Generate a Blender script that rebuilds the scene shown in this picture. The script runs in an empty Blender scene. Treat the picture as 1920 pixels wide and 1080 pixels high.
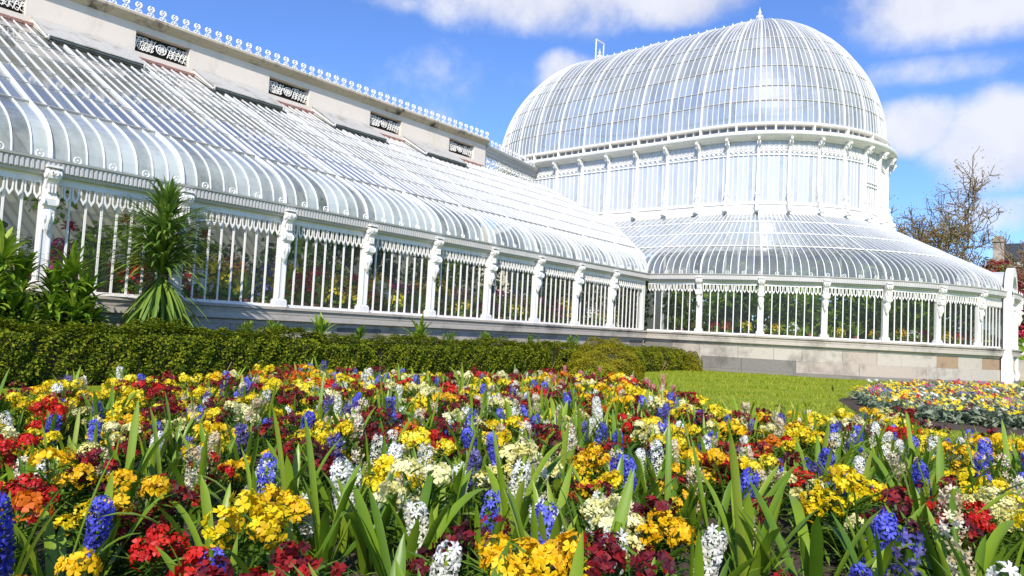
import bpy, math, random
import numpy as np
from mathutils import Vector, Matrix
R = math.radians
sc = bpy.context.scene
col = sc.collection
rng = np.random.default_rng(7)
random.seed(7)

# ------------------------------------------------------------------ camera
CAM = np.array([-20.429822, -11.551388, 0.972298])
CR = np.array([0.638517, -0.767929, 0.050807])
CU = np.array([-0.077941, 0.001153, 0.996957])
CF = np.array([0.765651, 0.640534, 0.059117])
cd = bpy.data.cameras.new('camera')
cam = bpy.data.objects.new('camera', cd)
col.objects.link(cam)
cam.matrix_world = Matrix(((CR[0], CU[0], -CF[0], CAM[0]), (CR[1], CU[1], -CF[1], CAM[1]), (CR[2], CU[2], -CF[2], CAM[2]), (0, 0, 0, 1)))
cd.sensor_width = 36
cd.lens = 24.6626
cd.clip_start = 0.05
cd.clip_end = 3000
sc.camera = cam

# ------------------------------------------------------------------ sun, sky
SUN = Vector((-0.64, -0.42, 0.645)).normalized()
sd = bpy.data.lights.new('sun', 'SUN')
sd.energy = 4.6
sd.angle = R(0.55)
sd.color = (1.0, 0.94, 0.85)
so = bpy.data.objects.new('sun', sd)
col.objects.link(so)
so.rotation_euler = SUN.to_track_quat('Z', 'Y').to_euler()
so.location = (-30, -30, 40)

sc.view_settings.view_transform = 'Standard'
sc.view_settings.look = 'None'
sc.view_settings.exposure = 0.32
sc.view_settings.gamma = 1.0
sc.cycles.max_bounces = 8
sc.cycles.transparent_max_bounces = 28
sc.cycles.diffuse_bounces = 3
sc.cycles.glossy_bounces = 3
sc.cycles.caustics_reflective = False
sc.cycles.caustics_refractive = False
sc.cycles.sample_clamp_indirect = 6

def ray(px, py):
    v = CF * 1315.336 + CR * (px - 960) - CU * (py - 540)
    return v / np.linalg.norm(v)

def ground_at(px, py, z=0.0):
    """the point of the level z that the photograph shows at px, py"""
    v = ray(px, py)
    return CAM + v * ((z - CAM[2]) / v[2])

def at_x(px, py, x):
    v = ray(px, py)
    return CAM + v * ((x - CAM[0]) / v[0])

world = bpy.data.worlds.new('World')
sc.world = world
world.use_nodes = True
nt = world.node_tree
nt.nodes.clear()
N = nt.nodes.new
L = nt.links.new
wo = N('ShaderNodeOutputWorld')
bg = N('ShaderNodeBackground')
sky = N('ShaderNodeTexSky')
sky.sky_type = 'NISHITA'
sky.sun_disc = False
sky.sun_elevation = math.asin(SUN.z)
sky.sun_rotation = math.atan2(SUN.x, SUN.y)
sky.air_density = 1.0
sky.dust_density = 0.25
sky.ozone_density = 3.0
tc = N('ShaderNodeTexCoord')
SKYF = 1.0
def mth(op, a, b=None, clamp=False):
    n = N('ShaderNodeMath'); n.operation = op; n.use_clamp = clamp
    for i, v in enumerate((a, b)):
        if v is None: continue
        if isinstance(v, (int, float)): n.inputs[i].default_value = v
        else: L(v, n.inputs[i])
    return n.outputs[0]
def vdot(a, v):
    n = N('ShaderNodeVectorMath'); n.operation = 'DOT_PRODUCT'
    L(a, n.inputs[0]); n.inputs[1].default_value = tuple(v)
    return n.outputs['Value']
nz = N('ShaderNodeTexNoise'); nz.inputs['Scale'].default_value = 5.0; nz.inputs['Detail'].default_value = 9; nz.inputs['Roughness'].default_value = 0.6
L(tc.outputs['Generated'], nz.inputs['Vector'])
nz2 = N('ShaderNodeTexNoise'); nz2.inputs['Scale'].default_value = 2.2; nz2.inputs['Detail'].default_value = 6; nz2.inputs['Roughness'].default_value = 0.55
mp = N('ShaderNodeMapping'); mp.inputs['Scale'].default_value = (1, 1, 3.2); mp.inputs['Location'].default_value = (3.1, 1.7, 0.4)
L(tc.outputs['Generated'], mp.inputs['Vector']); L(mp.outputs[0], nz2.inputs['Vector'])
# cumulus banks over the garden, each a soft mass at its own bearing and height
banks = [(1010, -30, 300, 95, 1.0), (1290, 0, 150, 60, 1.0), (1100, 40, 60, 50, .7), (1830, -10, 230, 75, 1.0), (1715, 245, 90, 55, .95), (1880, 270, 130, 85, 1.1),
         (1065, 135, 75, 48, .75), (735, 0, 90, 32, .6), (1880, 395, 120, 40, .6), (300, 60, 500, 120, .3), (880, 130, 300, 60, .25), (1760, 125, 120, 26, .3)]
acc = None
for px, py, w, h, s in banks:
    d = ray(px, py); e1 = np.cross(d, (0, 0, 1)); e1 /= np.linalg.norm(e1); e2 = np.cross(e1, d)
    a = mth('DIVIDE', vdot(tc.outputs['Generated'], e1), w / 1315.)
    b = mth('DIVIDE', vdot(tc.outputs['Generated'], e2), h / 1315.)
    q = mth('ADD', mth('MULTIPLY', a, a), mth('MULTIPLY', b, b))
    m = mth('MULTIPLY', mth('MAXIMUM', mth('SUBTRACT', 1.25, q), 0.0), s)
    front = mth('GREATER_THAN', vdot(tc.outputs['Generated'], d), 0.0)
    m = mth('MULTIPLY', m, front)
    acc = m if acc is None else mth('MAXIMUM', acc, m)
dens = mth('ADD', acc, mth('MULTIPLY', mth('SUBTRACT', nz.outputs['Fac'], 0.5), 2.6))
dens = mth('ADD', dens, mth('MULTIPLY', mth('SUBTRACT', nz2.outputs['Fac'], 0.52), 1.0))
mr = N('ShaderNodeMapRange'); mr.inputs['From Min'].default_value = 0.28; mr.inputs['From Max'].default_value = 1.15; mr.clamp = True; mr.interpolation_type = 'SMOOTHSTEP'
L(dens, mr.inputs['Value'])
amt = mth('MULTIPLY', mr.outputs[0], 0.92)
cr = N('ShaderNodeValToRGB')
cr.color_ramp.elements[0].position = 0.35; cr.color_ramp.elements[0].color = (4.0, 4.25, 5.3, 1)
cr.color_ramp.elements[1].position = 0.62; cr.color_ramp.elements[1].color = (5.9, 6.0, 6.5, 1)
L(nz.outputs['Fac'], cr.inputs['Fac'])
tint = N('ShaderNodeMix'); tint.data_type = 'RGBA'; tint.blend_type = 'MULTIPLY'; tint.inputs['Factor'].default_value = 1
L(sky.outputs[0], tint.inputs['A']); tint.inputs['B'].default_value = (0.76, 0.98, 1.42, 1)
mx = N('ShaderNodeMix'); mx.data_type = 'RGBA'
L(amt, mx.inputs['Factor']); L(tint.outputs['Result'], mx.inputs['A']); L(cr.outputs['Color'], mx.inputs['B'])
L(mx.outputs['Result'], bg.inputs['Color'])
bg.inputs['Strength'].default_value = 0.125
L(bg.outputs[0], wo.inputs['Surface'])

# ------------------------------------------------------------------ materials
class Mat:
    def __init__(s, name):
        s.m = bpy.data.materials.new(name); s.m.use_nodes = True
        s.t = s.m.node_tree; s.t.nodes.clear()
        s.out = s.n('ShaderNodeOutputMaterial')
    def n(s, t, **kw):
        o = s.t.nodes.new(t)
        for k, v in kw.items(): setattr(o, k, v)
        return o
    def l(s, a, b): s.t.links.new(a, b)
    def noise(s, scale, detail=4, rough=.55, vec=None, sc3=None):
        n = s.n('ShaderNodeTexNoise'); n.inputs['Scale'].default_value = scale; n.inputs['Detail'].default_value = detail; n.inputs['Roughness'].default_value = rough
        c = s.n('ShaderNodeTexCoord'); o = c.outputs['Object'] if vec is None else vec
        if sc3:
            m = s.n('ShaderNodeMapping'); m.inputs['Scale'].default_value = sc3; s.l(o, m.inputs['Vector']); o = m.outputs[0]
        s.l(o, n.inputs['Vector'])
        return n.outputs['Fac']
    def ramp(s, fac, stops):
        r = s.n('ShaderNodeValToRGB'); e = r.color_ramp.elements
        while len(e) < len(stops): e.new(0.5)
        for i, (p, c) in enumerate(stops):
            e[i].position = p; e[i].color = tuple(c) + (1,) if len(c) == 3 else c
        s.l(fac, r.inputs['Fac']); return r.outputs['Color']
    def mix(s, f, a, b, blend='MIX'):
        m = s.n('ShaderNodeMix', data_type='RGBA', blend_type=blend)
        for k, v in (('Factor', f), ('A', a), ('B', b)):
            i = m.inputs[k] if k == 'Factor' else m.inputs[k]
            if isinstance(v, (int, float)): i.default_value = v
            elif isinstance(v, tuple): i.default_value = v + (1,) if len(v) == 3 else v
            else: s.l(v, i)
        return m.outputs['Result']
    def math(s, op, a, b=0.0, clamp=False):
        m = s.n('ShaderNodeMath', operation=op, use_clamp=clamp)
        for i, v in enumerate((a, b)):
            if isinstance(v, (int, float)): m.inputs[i].default_value = v
            else: s.l(v, m.inputs[i])
        return m.outputs[0]
    def bump(s, h, dist=.01, strength=.5):
        b = s.n('ShaderNodeBump'); b.inputs['Distance'].default_value = dist; b.inputs['Strength'].default_value = strength
        s.l(h, b.inputs['Height']); return b.outputs[0]
    def bsdf(s, color, rough=.6, normal=None, spec=.4):
        b = s.n('ShaderNodeBsdfPrincipled')
        if isinstance(color, tuple): b.inputs['Base Color'].default_value = color + (1,)
        else: s.l(color, b.inputs['Base Color'])
        if isinstance(rough, (int, float)): b.inputs['Roughness'].default_value = rough
        else: s.l(rough, b.inputs['Roughness'])
        b.inputs['Specular IOR Level'].default_value = spec
        if normal is not None: s.l(normal, b.inputs['Normal'])
        return b.outputs[0]
    def done(s, sh):
        s.l(sh, s.out.inputs['Surface']); return s.m

def leafy(name, cols, trans=.35, rough=.5, scale=3.0, spec=.35):
    """foliage or petals: colour differs from leaf to leaf and across the plant, some light passes through"""
    m = Mat(name)
    g = m.n('ShaderNodeNewGeometry'); oi = m.n('ShaderNodeObjectInfo')
    nz = m.noise(scale, 3)
    f = m.math('ADD', m.math('MULTIPLY', g.outputs['Random Per Island'], .6), m.math('MULTIPLY', nz, .45))
    f = m.math('ADD', f, m.math('MULTIPLY', m.math('SUBTRACT', oi.outputs['Random'], .5), .3))
    c = m.ramp(f, [(i / (len(cols) - 1) * .8 + .1, x) for i, x in enumerate(cols)])
    b = m.bsdf(c, rough, spec=spec)
    t = m.n('ShaderNodeBsdfTranslucent'); m.l(c, t.inputs['Color'])
    mx = m.n('ShaderNodeMixShader'); mx.inputs[0].default_value = trans
    m.l(b, mx.inputs[1]); m.l(t.outputs[0], mx.inputs[2])
    return m.done(mx.outputs[0])

M = {}
def mk_paint(name, base=(.86, .825, .77), dirt=.5, rust=.25):
    m = Mat(name)
    n1 = m.noise(1.3, 6, .65); n2 = m.noise(9, 5, .7, sc3=(1, 1, .25)); n3 = m.noise(4.5, 8, .8)
    c = m.mix(m.math('MULTIPLY', m.ramp(n2, [(.5, (0, 0, 0)), (.75, (1, 1, 1))]), dirt), base, (.50, .485, .45))
    c = m.mix(m.math('MULTIPLY', m.ramp(n1, [(.5, (0, 0, 0)), (.7, (1, 1, 1))]), dirt * .5), c, (.66, .65, .62))
    c = m.mix(m.math('MULTIPLY', m.ramp(n3, [(.60, (0, 0, 0)), (.69, (1, 1, 1))]), rust), c, (.38, .20, .10))
    return m.done(m.bsdf(c, .45, m.bump(n2, .004, .4)))
M['paint'] = mk_paint('white_paint', dirt=.45, rust=.38)
M['bars'] = mk_paint('glazing_bar_paint', (.80, .79, .76), .55, .22)
M['rail'] = mk_paint('weathered_rail', (.42, .39, .34), .9, .6)
M['cornice'] = mk_paint('weathered_cornice_paint', (.52, .50, .47), .9, .25)

def glass(name, milk, refl=1.0, rough=.06, tintc=(.88, .93, .92), milkc=(.78, .80, .80), streak=.5, jitter=.03):
    m = Mat(name)
    g = m.n('ShaderNodeNewGeometry')
    # each pane sits a little differently in its putty
    wn = m.n('ShaderNodeTexWhiteNoise', noise_dimensions='1D'); m.l(g.outputs['Random Per Island'], wn.inputs['W'])
    sub = m.n('ShaderNodeVectorMath', operation='SUBTRACT'); m.l(wn.outputs['Color'], sub.inputs[0]); sub.inputs[1].default_value = (.5, .5, .5)
    sca = m.n('ShaderNodeVectorMath', operation='SCALE'); m.l(sub.outputs[0], sca.inputs[0]); sca.inputs['Scale'].default_value = jitter
    add = m.n('ShaderNodeVectorMath', operation='ADD'); m.l(g.outputs['Normal'], add.inputs[0]); m.l(sca.outputs[0], add.inputs[1])
    nor = m.n('ShaderNodeVectorMath', operation='NORMALIZE'); m.l(add.outputs[0], nor.inputs[0])
    n1 = m.noise(.55, 5, .6); n2 = m.noise(3.5, 5, .65, sc3=(1, 1, .4))
    bmp = m.n('ShaderNodeBump'); bmp.inputs['Distance'].default_value = .004; bmp.inputs['Strength'].default_value = .25
    m.l(n1, bmp.inputs['Height']); m.l(nor.outputs[0], bmp.inputs['Normal'])
    k = m.math('ADD', m.math('MULTIPLY', n1, streak), m.math('MULTIPLY', n2, streak))
    k = m.math('ADD', k, m.math('MULTIPLY', m.math('SUBTRACT', g.outputs['Random Per Island'], .5), streak * 1.0))
    k = m.math('MULTIPLY', m.math('ADD', k, 1 - streak), milk, clamp=True)
    tr = m.n('ShaderNodeBsdfTransparent'); tr.inputs['Color'].default_value = tintc + (1,)
    df = m.n('ShaderNodeBsdfDiffuse'); df.inputs['Color'].default_value = milkc + (1,)
    tl = m.n('ShaderNodeBsdfTranslucent'); tl.inputs['Color'].default_value = milkc + (1,)
    a = m.n('ShaderNodeMixShader'); a.inputs[0].default_value = .42; m.l(df.outputs[0], a.inputs[1]); m.l(tl.outputs[0], a.inputs[2])
    b = m.n('ShaderNodeMixShader'); m.l(k, b.inputs[0]); m.l(tr.outputs[0], b.inputs[1]); m.l(a.outputs[0], b.inputs[2])
    gl = m.n('ShaderNodeBsdfGlossy'); gl.inputs['Roughness'].default_value = rough; m.l(bmp.outputs[0], gl.inputs['Normal'])
    fr = m.n('ShaderNodeFresnel'); fr.inputs['IOR'].default_value = 1.52; m.l(bmp.outputs[0], fr.inputs['Normal'])
    c = m.n('ShaderNodeMixShader'); m.l(m.math('MULTIPLY', fr.outputs[0], refl, clamp=True), c.inputs[0]); m.l(b.outputs[0], c.inputs[1]); m.l(gl.outputs[0], c.inputs[2])
    return m.done(c.outputs[0])
M['curved_glass'] = glass('dusty_curved_glass', .70, 1.6, .05, milkc=(.84, .90, .83), streak=1.1)
M['clear_curved'] = glass('clear_curved_glass', .26, 1.3, .05, milkc=(.80, .86, .86))
M['clear_slope'] = glass('clear_slope_glass', .46, 1.5, .05, milkc=(.80, .84, .84))
M['roof_glass'] = glass('dusty_roof_glass', .42, 1.7, .05, milkc=(.80, .84, .80))
M['window_glass'] = glass('clear_window_glass', .02, .35, .02, (.93, .96, .95), streak=.8, jitter=.02)
M['drum_glass'] = glass('milky_drum_glass', .85, 1.2, .2, milkc=(.84, .88, .93))  # mostly milky panes, white with a little blue
M['dome_glass'] = glass('dome_glass', .46, .8, .42, milkc=(.78, .81, .85), jitter=.03)

def stone(name, c0, c1, patch=None, stain=.6, blk=(.9, .42)):
    m = Mat(name)
    t = m.n('ShaderNodeTexCoord'); n1 = m.noise(1.1, 8, .7); n2 = m.noise(14, 6, .7); n3 = m.noise(.7, 4, .5, sc3=(1, 1, 2.2))
    c = m.mix(n2, c0, c1)
    if patch: c = m.mix(m.math('MULTIPLY', m.ramp(n3, [(.52, (0, 0, 0)), (.56, (1, 1, 1))]), .75), c, patch)
    c = m.mix(m.math('MULTIPLY', m.ramp(n1, [(.5, (0, 0, 0)), (.68, (1, 1, 1))]), stain), c, (.10, .09, .075))
    return m.done(m.bsdf(c, .85, m.bump(n2, .012, .5), .2))
M['sill_stone'] = stone('weathered_sill_stone', (.36, .315, .25), (.48, .43, .36), stain=.85)
M['stone_pale'] = stone('pale_sandstone', (.40, .36, .30), (.56, .50, .42), stain=.6)
M['stone_pink'] = stone('pinkish_sandstone', (.38, .31, .25), (.50, .43, .36), stain=.6)
M['stone_brown'] = stone('brown_sandstone', (.30, .20, .12), (.42, .30, .19), stain=.5)
M['stone_dark'] = stone('damp_stained_sandstone', (.15, .135, .115), (.27, .25, .22), stain=.8)
M['step_stone'] = stone('grey_step_stone', (.18, .16, .13), (.26, .24, .2), stain=.6)

def simple(name, c0, c1, scale=6, rough=.8, bd=.01, bs=.4, stains=None):
    m = Mat(name); n1 = m.noise(scale, 6, .65); c = m.mix(n1, c0, c1)
    if stains:
        n2 = m.noise(1.5, 8, .75, sc3=(1, 1, .35)); c = m.mix(m.math('MULTIPLY', m.ramp(n2, [(.52, (0, 0, 0)), (.66, (1, 1, 1))]), stains[1]), c, stains[0])
    return m.done(m.bsdf(c, rough, m.bump(n1, bd, bs)))
M['cream'] = simple('cream_render', (.70, .61, .52), (.77, .68, .59), 5, .85, .006, .3, ((.42, .34, .26), .35))
M['cream_in'] = simple('cream_limewash', (.82, .74, .56), (.88, .80, .63), 4)
M['coping'] = simple('stained_coping', (.44, .36, .26), (.56, .48, .37), 9, .85, .01, .5, ((.04, .035, .03), .95))
M['brick_edge'] = simple('red_brick', (.26, .10, .07), (.40, .24, .20), 22, .9, .02, .8)
M['wood'] = simple('weathered_board', (.40, .38, .33), (.52, .50, .45), 12, .8, .008, .4, ((.22, .18, .14), .7))
M['black'] = simple('opening_and_shadow_black', (.012, .012, .012), (.03, .028, .025))  # grille openings, and the painted shadow line of the roof vents
M['soil'] = simple('soil', (.045, .030, .020), (.12, .085, .06), 30, .95, .03, 1.0)
M['slate'] = simple('grey_floor_tiles', (.16, .15, .14), (.24, .23, .21), 3)
M['terracotta'] = simple('terracotta', (.42, .13, .06), (.55, .20, .10), 10, .8)
M['concrete'] = simple('grey_bench_top', (.25, .24, .22), (.35, .34, .32), 5)
M['bark'] = simple('bare_bark', (.17, .11, .06), (.30, .20, .11), 8, .9)
M['stem'] = simple('green_stem', (.07, .13, .02), (.12, .2, .04), 8, .6)

def lawnmat():
    m = Mat('mown_grass')
    a = m.noise(.9, 6, .7, sc3=(1, 2.6, 1)); b = m.noise(45, 7, .8); c3 = m.noise(6, 5, .7)
    c = m.ramp(m.math('ADD', m.math('MULTIPLY', b, .6), m.math('MULTIPLY', c3, .4)), [(.3, (.09, .14, .005)), (.5, (.22, .29, .012)), (.7, (.36, .42, .03))])
    c = m.mix(m.math('MULTIPLY', m.ramp(a, [(.45, (0, 0, 0)), (.65, (1, 1, 1))]), .6), c, (.36, .36, .035))
    return m.done(m.bsdf(c, .75, m.bump(b, .03, .7), .15))
M['lawn'] = lawnmat()
# foliage
M['hedge'] = leafy('box_hedge_leaves', [(.025, .045, .003), (.10, .15, .007), (.26, .28, .012), (.46, .41, .02)], .35, .6, 2.0, .12)
M['hedge_gold'] = leafy('golden_shrub_leaves', [(.08, .10, .006), (.22, .23, .01), (.40, .34, .015), (.46, .28, .015)], .35, .6, 2.5, .12)
M['hedge_in'] = simple('hedge_core_dark', (.02, .018, .008), (.04, .035, .012), 20)  # dark fill for the cores added inside hedges and bushes
M['strap'] = leafy('strap_leaves', [(.05, .12, .006), (.13, .24, .012), (.24, .36, .02), (.42, .46, .07)], .35, .38, 4.0, .5)
M['lance'] = leafy('wallflower_leaves', [(.03, .08, .008), (.08, .16, .012), (.17, .28, .025)], .3, .5)
M['echium'] = leafy('echium_leaves', [(.05, .12, .02), (.12, .22, .03), (.24, .34, .05)], .3, .5)
M['euphorb'] = leafy('bright_shrub_leaves', [(.10, .20, .01), (.20, .32, .02), (.38, .46, .06)], .35, .45)
M['dark_leaf'] = leafy('glasshouse_leaves', [(.03, .07, .008), (.10, .18, .015), (.24, .34, .03)], .4, .6, 3.0, .1)
M['mid_leaf'] = leafy('potted_leaves', [(.12, .22, .015), (.26, .42, .03), (.46, .56, .08)], .45, .6, 3.0, .15)
M['silver_leaf'] = leafy('grey_green_leaves', [(.10, .14, .08), (.20, .25, .15), (.32, .36, .24)], .25, .6)
M['bud_leaf'] = leafy('spring_buds', [(.15, .14, .02), (.30, .27, .04), (.38, .26, .05)], .3, .6)
M['rhodo_leaf'] = leafy('rhododendron_leaves', [(.025, .06, .01), (.08, .13, .01), (.20, .26, .03)], .25, .5)
P = {}
P['blue'] = leafy('blue_petals', [(.025, .02, .14), (.05, .05, .40), (.09, .10, .66), (.22, .24, .82)], .25, .5)
P['violet'] = leafy('violet_faded_petals', [(.05, .03, .10), (.09, .07, .28), (.16, .15, .5), (.30, .22, .2)], .25, .5)
P['white'] = leafy('white_petals', [(.62, .58, .45), (.80, .79, .70), (.85, .85, .82)], .3, .5)
P['faded'] = leafy('faded_cream_petals', [(.34, .22, .10), (.66, .50, .30), (.80, .71, .50), (.85, .81, .68)], .3, .6)
P['pink'] = leafy('pink_petals', [(.50, .06, .12), (.66, .20, .26), (.75, .42, .42)], .3, .5)
P['yellow'] = leafy('yellow_petals', [(.60, .36, .004), (.80, .58, .004), (.85, .70, .01), (.88, .80, .10)], .3, .5)
P['gold'] = leafy('golden_petals', [(.68, .34, .004), (.86, .52, .006), (.90, .66, .014)], .3, .5)
P['orange'] = leafy('orange_petals', [(.45, .06, .005), (.70, .16, .005), (.80, .30, .01)], .3, .5)
P['lemon'] = leafy('pale_lemon_petals', [(.68, .60, .14), (.80, .74, .28), (.84, .82, .52)], .3, .5)
P['darkred'] = leafy('dark_red_petals', [(.03, .003, .010), (.09, .004, .012), (.20, .006, .010), (.42, .010, .008)], .2, .6)
P['red'] = leafy('scarlet_petals', [(.28, .005, .005), (.55, .012, .008), (.68, .03, .012)], .25, .5)
P['magenta'] = leafy('magenta_petals', [(.35, .02, .12), (.55, .05, .22), (.65, .16, .3)], .25, .5)
P['rhodo'] = leafy('rhododendron_petals', [(.45, .015, .05), (.62, .04, .10), (.75, .16, .22)], .25, .5)

# ------------------------------------------------------------------ mesh helpers
class MB:
    def __init__(s): s.v = []; s.f = []; s.m = []; s.n = 0
    def add(s, v, f, mi=0):
        v = np.asarray(v, dtype=float).reshape(-1, 3)
        s.v.append(v)
        for a in f:
            s.f.append([i + s.n for i in a]); s.m.append(mi)
        s.n += len(v)
    def box(s, c, sz, mi=0, rz=0.0, M3=None):
        x, y, z = [a / 2 for a in sz]
        v = np.array([(-x, -y, -z), (x, -y, -z), (x, y, -z), (-x, y, -z), (-x, -y, z), (x, -y, z), (x, y, z), (-x, y, z)])
        if rz: cz, s_ = math.cos(rz), math.sin(rz); v = v @ np.array([(cz, s_, 0), (-s_, cz, 0), (0, 0, 1)])
        if M3 is not None: v = v @ np.asarray(M3)
        s.add(v + np.asarray(c), [(0, 3, 2, 1), (4, 5, 6, 7), (0, 1, 5, 4), (1, 2, 6, 5), (2, 3, 7, 6), (3, 0, 4, 7)], mi)
    def sweep(s, pts, w, h, nrm, mi=0, cap=True):
        """a rectangular bar w wide, h deep along pts; nrm: the outward direction at each point (bar stands out along it)"""
        pts = np.asarray(pts, float); nrm = np.asarray(nrm, float); n = len(pts)
        if nrm.ndim == 1: nrm = np.tile(nrm, (n, 1))
        t = np.gradient(pts, axis=0); t /= np.linalg.norm(t, axis=1)[:, None] + 1e-12
        sd_ = np.cross(t, nrm); sd_ /= np.linalg.norm(sd_, axis=1)[:, None] + 1e-12
        up = np.cross(sd_, t)
        a = pts + sd_ * w / 2; b = pts - sd_ * w / 2
        v = np.stack([a - up * h / 2, b - up * h / 2, b + up * h / 2, a + up * h / 2], 1).reshape(-1, 3)
        f = []
        for i in range(n - 1):
            for k in range(4):
                f.append((4 * i + k, 4 * i + (k + 1) % 4, 4 * i + 4 + (k + 1) % 4, 4 * i + 4 + k))
        if cap: f += [(3, 2, 1, 0), (4 * n - 4, 4 * n - 3, 4 * n - 2, 4 * n - 1)]
        s.add(v, f, mi)
    def tube(s, pts, rad, k=6, mi=0, closed=False):
        pts = np.asarray(pts, float); n = len(pts)
        rad = np.full(n, rad) if np.isscalar(rad) else np.asarray(rad)
        t = np.gradient(pts, axis=0)
        if closed: t = np.roll(pts, -1, 0) - np.roll(pts, 1, 0)
        t /= np.linalg.norm(t, axis=1)[:, None] + 1e-12
        ref = np.array([0, 0, 1.]) if abs(t[0][2]) < .9 else np.array([1., 0, 0])
        u = np.cross(t, ref); u /= np.linalg.norm(u, axis=1)[:, None] + 1e-9; w = np.cross(t, u)
        a = np.arange(k) * 2 * np.pi / k
        v = pts[:, None] + rad[:, None, None] * (np.cos(a)[None, :, None] * u[:, None] + np.sin(a)[None, :, None] * w[:, None])
        f = []
        for i in range(n if closed else n - 1):
            j = (i + 1) % n
            for q in range(k): f.append((i * k + q, i * k + (q + 1) % k, j * k + (q + 1) % k, j * k + q))
        if not closed: f += [tuple(range(k))[::-1], tuple((n - 1) * k + q for q in range(k))]
        s.add(v.reshape(-1, 3), f, mi)
    def lathe(s, prof, k=12, c=(0, 0, 0), mi=0, sx=1, sy=1, rz=0):
        v = []
        for r, z in prof:
            for i in range(k):
                a = 2 * math.pi * i / k + rz; v.append((c[0] + r * sx * math.cos(a), c[1] + r * sy * math.sin(a), c[2] + z))
        f = []
        for j in range(len(prof) - 1):
            for i in range(k): f.append((j * k + i, j * k + (i + 1) % k, (j + 1) * k + (i + 1) % k, (j + 1) * k + i))
        f += [tuple(range(k))[::-1], tuple((len(prof) - 1) * k + i for i in range(k))]
        s.add(v, f, mi)
    def prism(s, outline, axis_o, e1, e2, e3, th, mi=0):
        """outline (a, b) pairs in the plane e1, e2 at axis_o, th thick along e3"""
        o = np.asarray(outline, float); n = len(o); base = np.asarray(axis_o, float)
        e1, e2, e3 = map(np.asarray, (e1, e2, e3))
        p0 = base + o[:, :1] * e1 + o[:, 1:] * e2 - e3 * th / 2; p1 = p0 + e3 * th
        f = [tuple(range(n))[::-1], tuple(range(n, 2 * n))] + [(i, (i + 1) % n, n + (i + 1) % n, n + i) for i in range(n)]
        s.add(np.concatenate([p0, p1]), f, mi)
    def mesh(s, name, mats, smooth=False):
        V = np.concatenate(s.v) if s.v else np.zeros((0, 3))
        return mesh_from(name, V, s.f, mats, s.m, smooth)
    def build(s, name, mats, parent=None, smooth=False, loc=(0, 0, 0)):
        return link(name, s.mesh(name, mats, smooth), parent, loc)

def mesh_from(name, V, F, mats, mi=None, smooth=False):
    me = bpy.data.meshes.new(name)
    me.vertices.add(len(V)); me.vertices.foreach_set('co', np.asarray(V, dtype=np.float32).ravel())
    if isinstance(F, np.ndarray):
        ls = np.arange(len(F), dtype=np.int32) * F.shape[1]; tot = np.full(len(F), F.shape[1], np.int32); idx = F.astype(np.int32).ravel()
    else:
        tot = np.fromiter((len(f) for f in F), np.int32, len(F)); ls = np.concatenate([[0], np.cumsum(tot)[:-1]]).astype(np.int32)
        idx = np.fromiter((i for f in F for i in f), np.int32)
    me.loops.add(len(idx)); me.loops.foreach_set('vertex_index', idx)
    me.polygons.add(len(tot)); me.polygons.foreach_set('loop_start', ls); me.polygons.foreach_set('loop_total', tot)
    if mi is not None: me.polygons.foreach_set('material_index', np.asarray(mi, np.int32))
    me.polygons.foreach_set('use_smooth', np.full(len(tot), smooth))
    for m in (mats if isinstance(mats, (list, tuple)) else [mats]): me.materials.append(m)
    me.update(calc_edges=True); me.validate()
    return me

def link(name, me, parent=None, loc=(0, 0, 0), rz=0.0, scale=None):
    o = bpy.data.objects.new(name, me); col.objects.link(o)
    if parent is not None: o.parent = parent
    o.location = tuple(loc); o.rotation_euler = (0, 0, rz)
    if scale is not None: o.scale = (scale,) * 3
    return o
def tag(o, label=None, cat=None, group=None, kind=None):
    for k, v in (('label', label), ('category', cat), ('group', group), ('kind', kind)):
        if v: o[k] = v
    return o
def thing(name, label, cat, loc=(0, 0, 0), rz=0, group=None):
    o = bpy.data.objects.new(name, None); col.objects.link(o); o.location = tuple(loc); o.rotation_euler = (0, 0, rz)
    o.empty_display_size = .1
    return tag(o, label, cat, group)
def copy_tree(o, parent=None):
    c = o.copy(); col.objects.link(c)
    if parent is not None: c.parent = parent
    for ch in list(o.children): copy_tree(ch, c)
    return c

def rot_to(d, roll):
    """3x3 arrays turning local +z to each direction d with a roll; rows are the images of x, y, z"""
    d = d / (np.linalg.norm(d, axis=1)[:, None] + 1e-9)
    ref = np.where(np.abs(d[:, 2:3]) < .95, np.array([[0, 0, 1.]]), np.array([[1., 0, 0]]))
    x = np.cross(ref, d); x /= np.linalg.norm(x, axis=1)[:, None] + 1e-9; y = np.cross(d, x)
    c, s = np.cos(roll)[:, None], np.sin(roll)[:, None]
    return np.stack([c * x + s * y, -s * x + c * y, d], 1)
def replicate(tv, tf, Rm, loc, sc_=None):
    """the template tv (n,3) / tf (m,k) copied by each 3x3 and location"""
    tv = np.asarray(tv, float); tf = np.asarray(tf, int); n = len(loc)
    if sc_ is None: sc_ = np.ones(n)
    V = np.einsum('ni,kij->knj', tv, Rm) * np.asarray(sc_)[:, None, None] + loc[:, None, :]
    F = tf[None] + (np.arange(n) * len(tv))[:, None, None]
    return V.reshape(-1, 3), F.reshape(-1, tf.shape[1])
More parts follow.
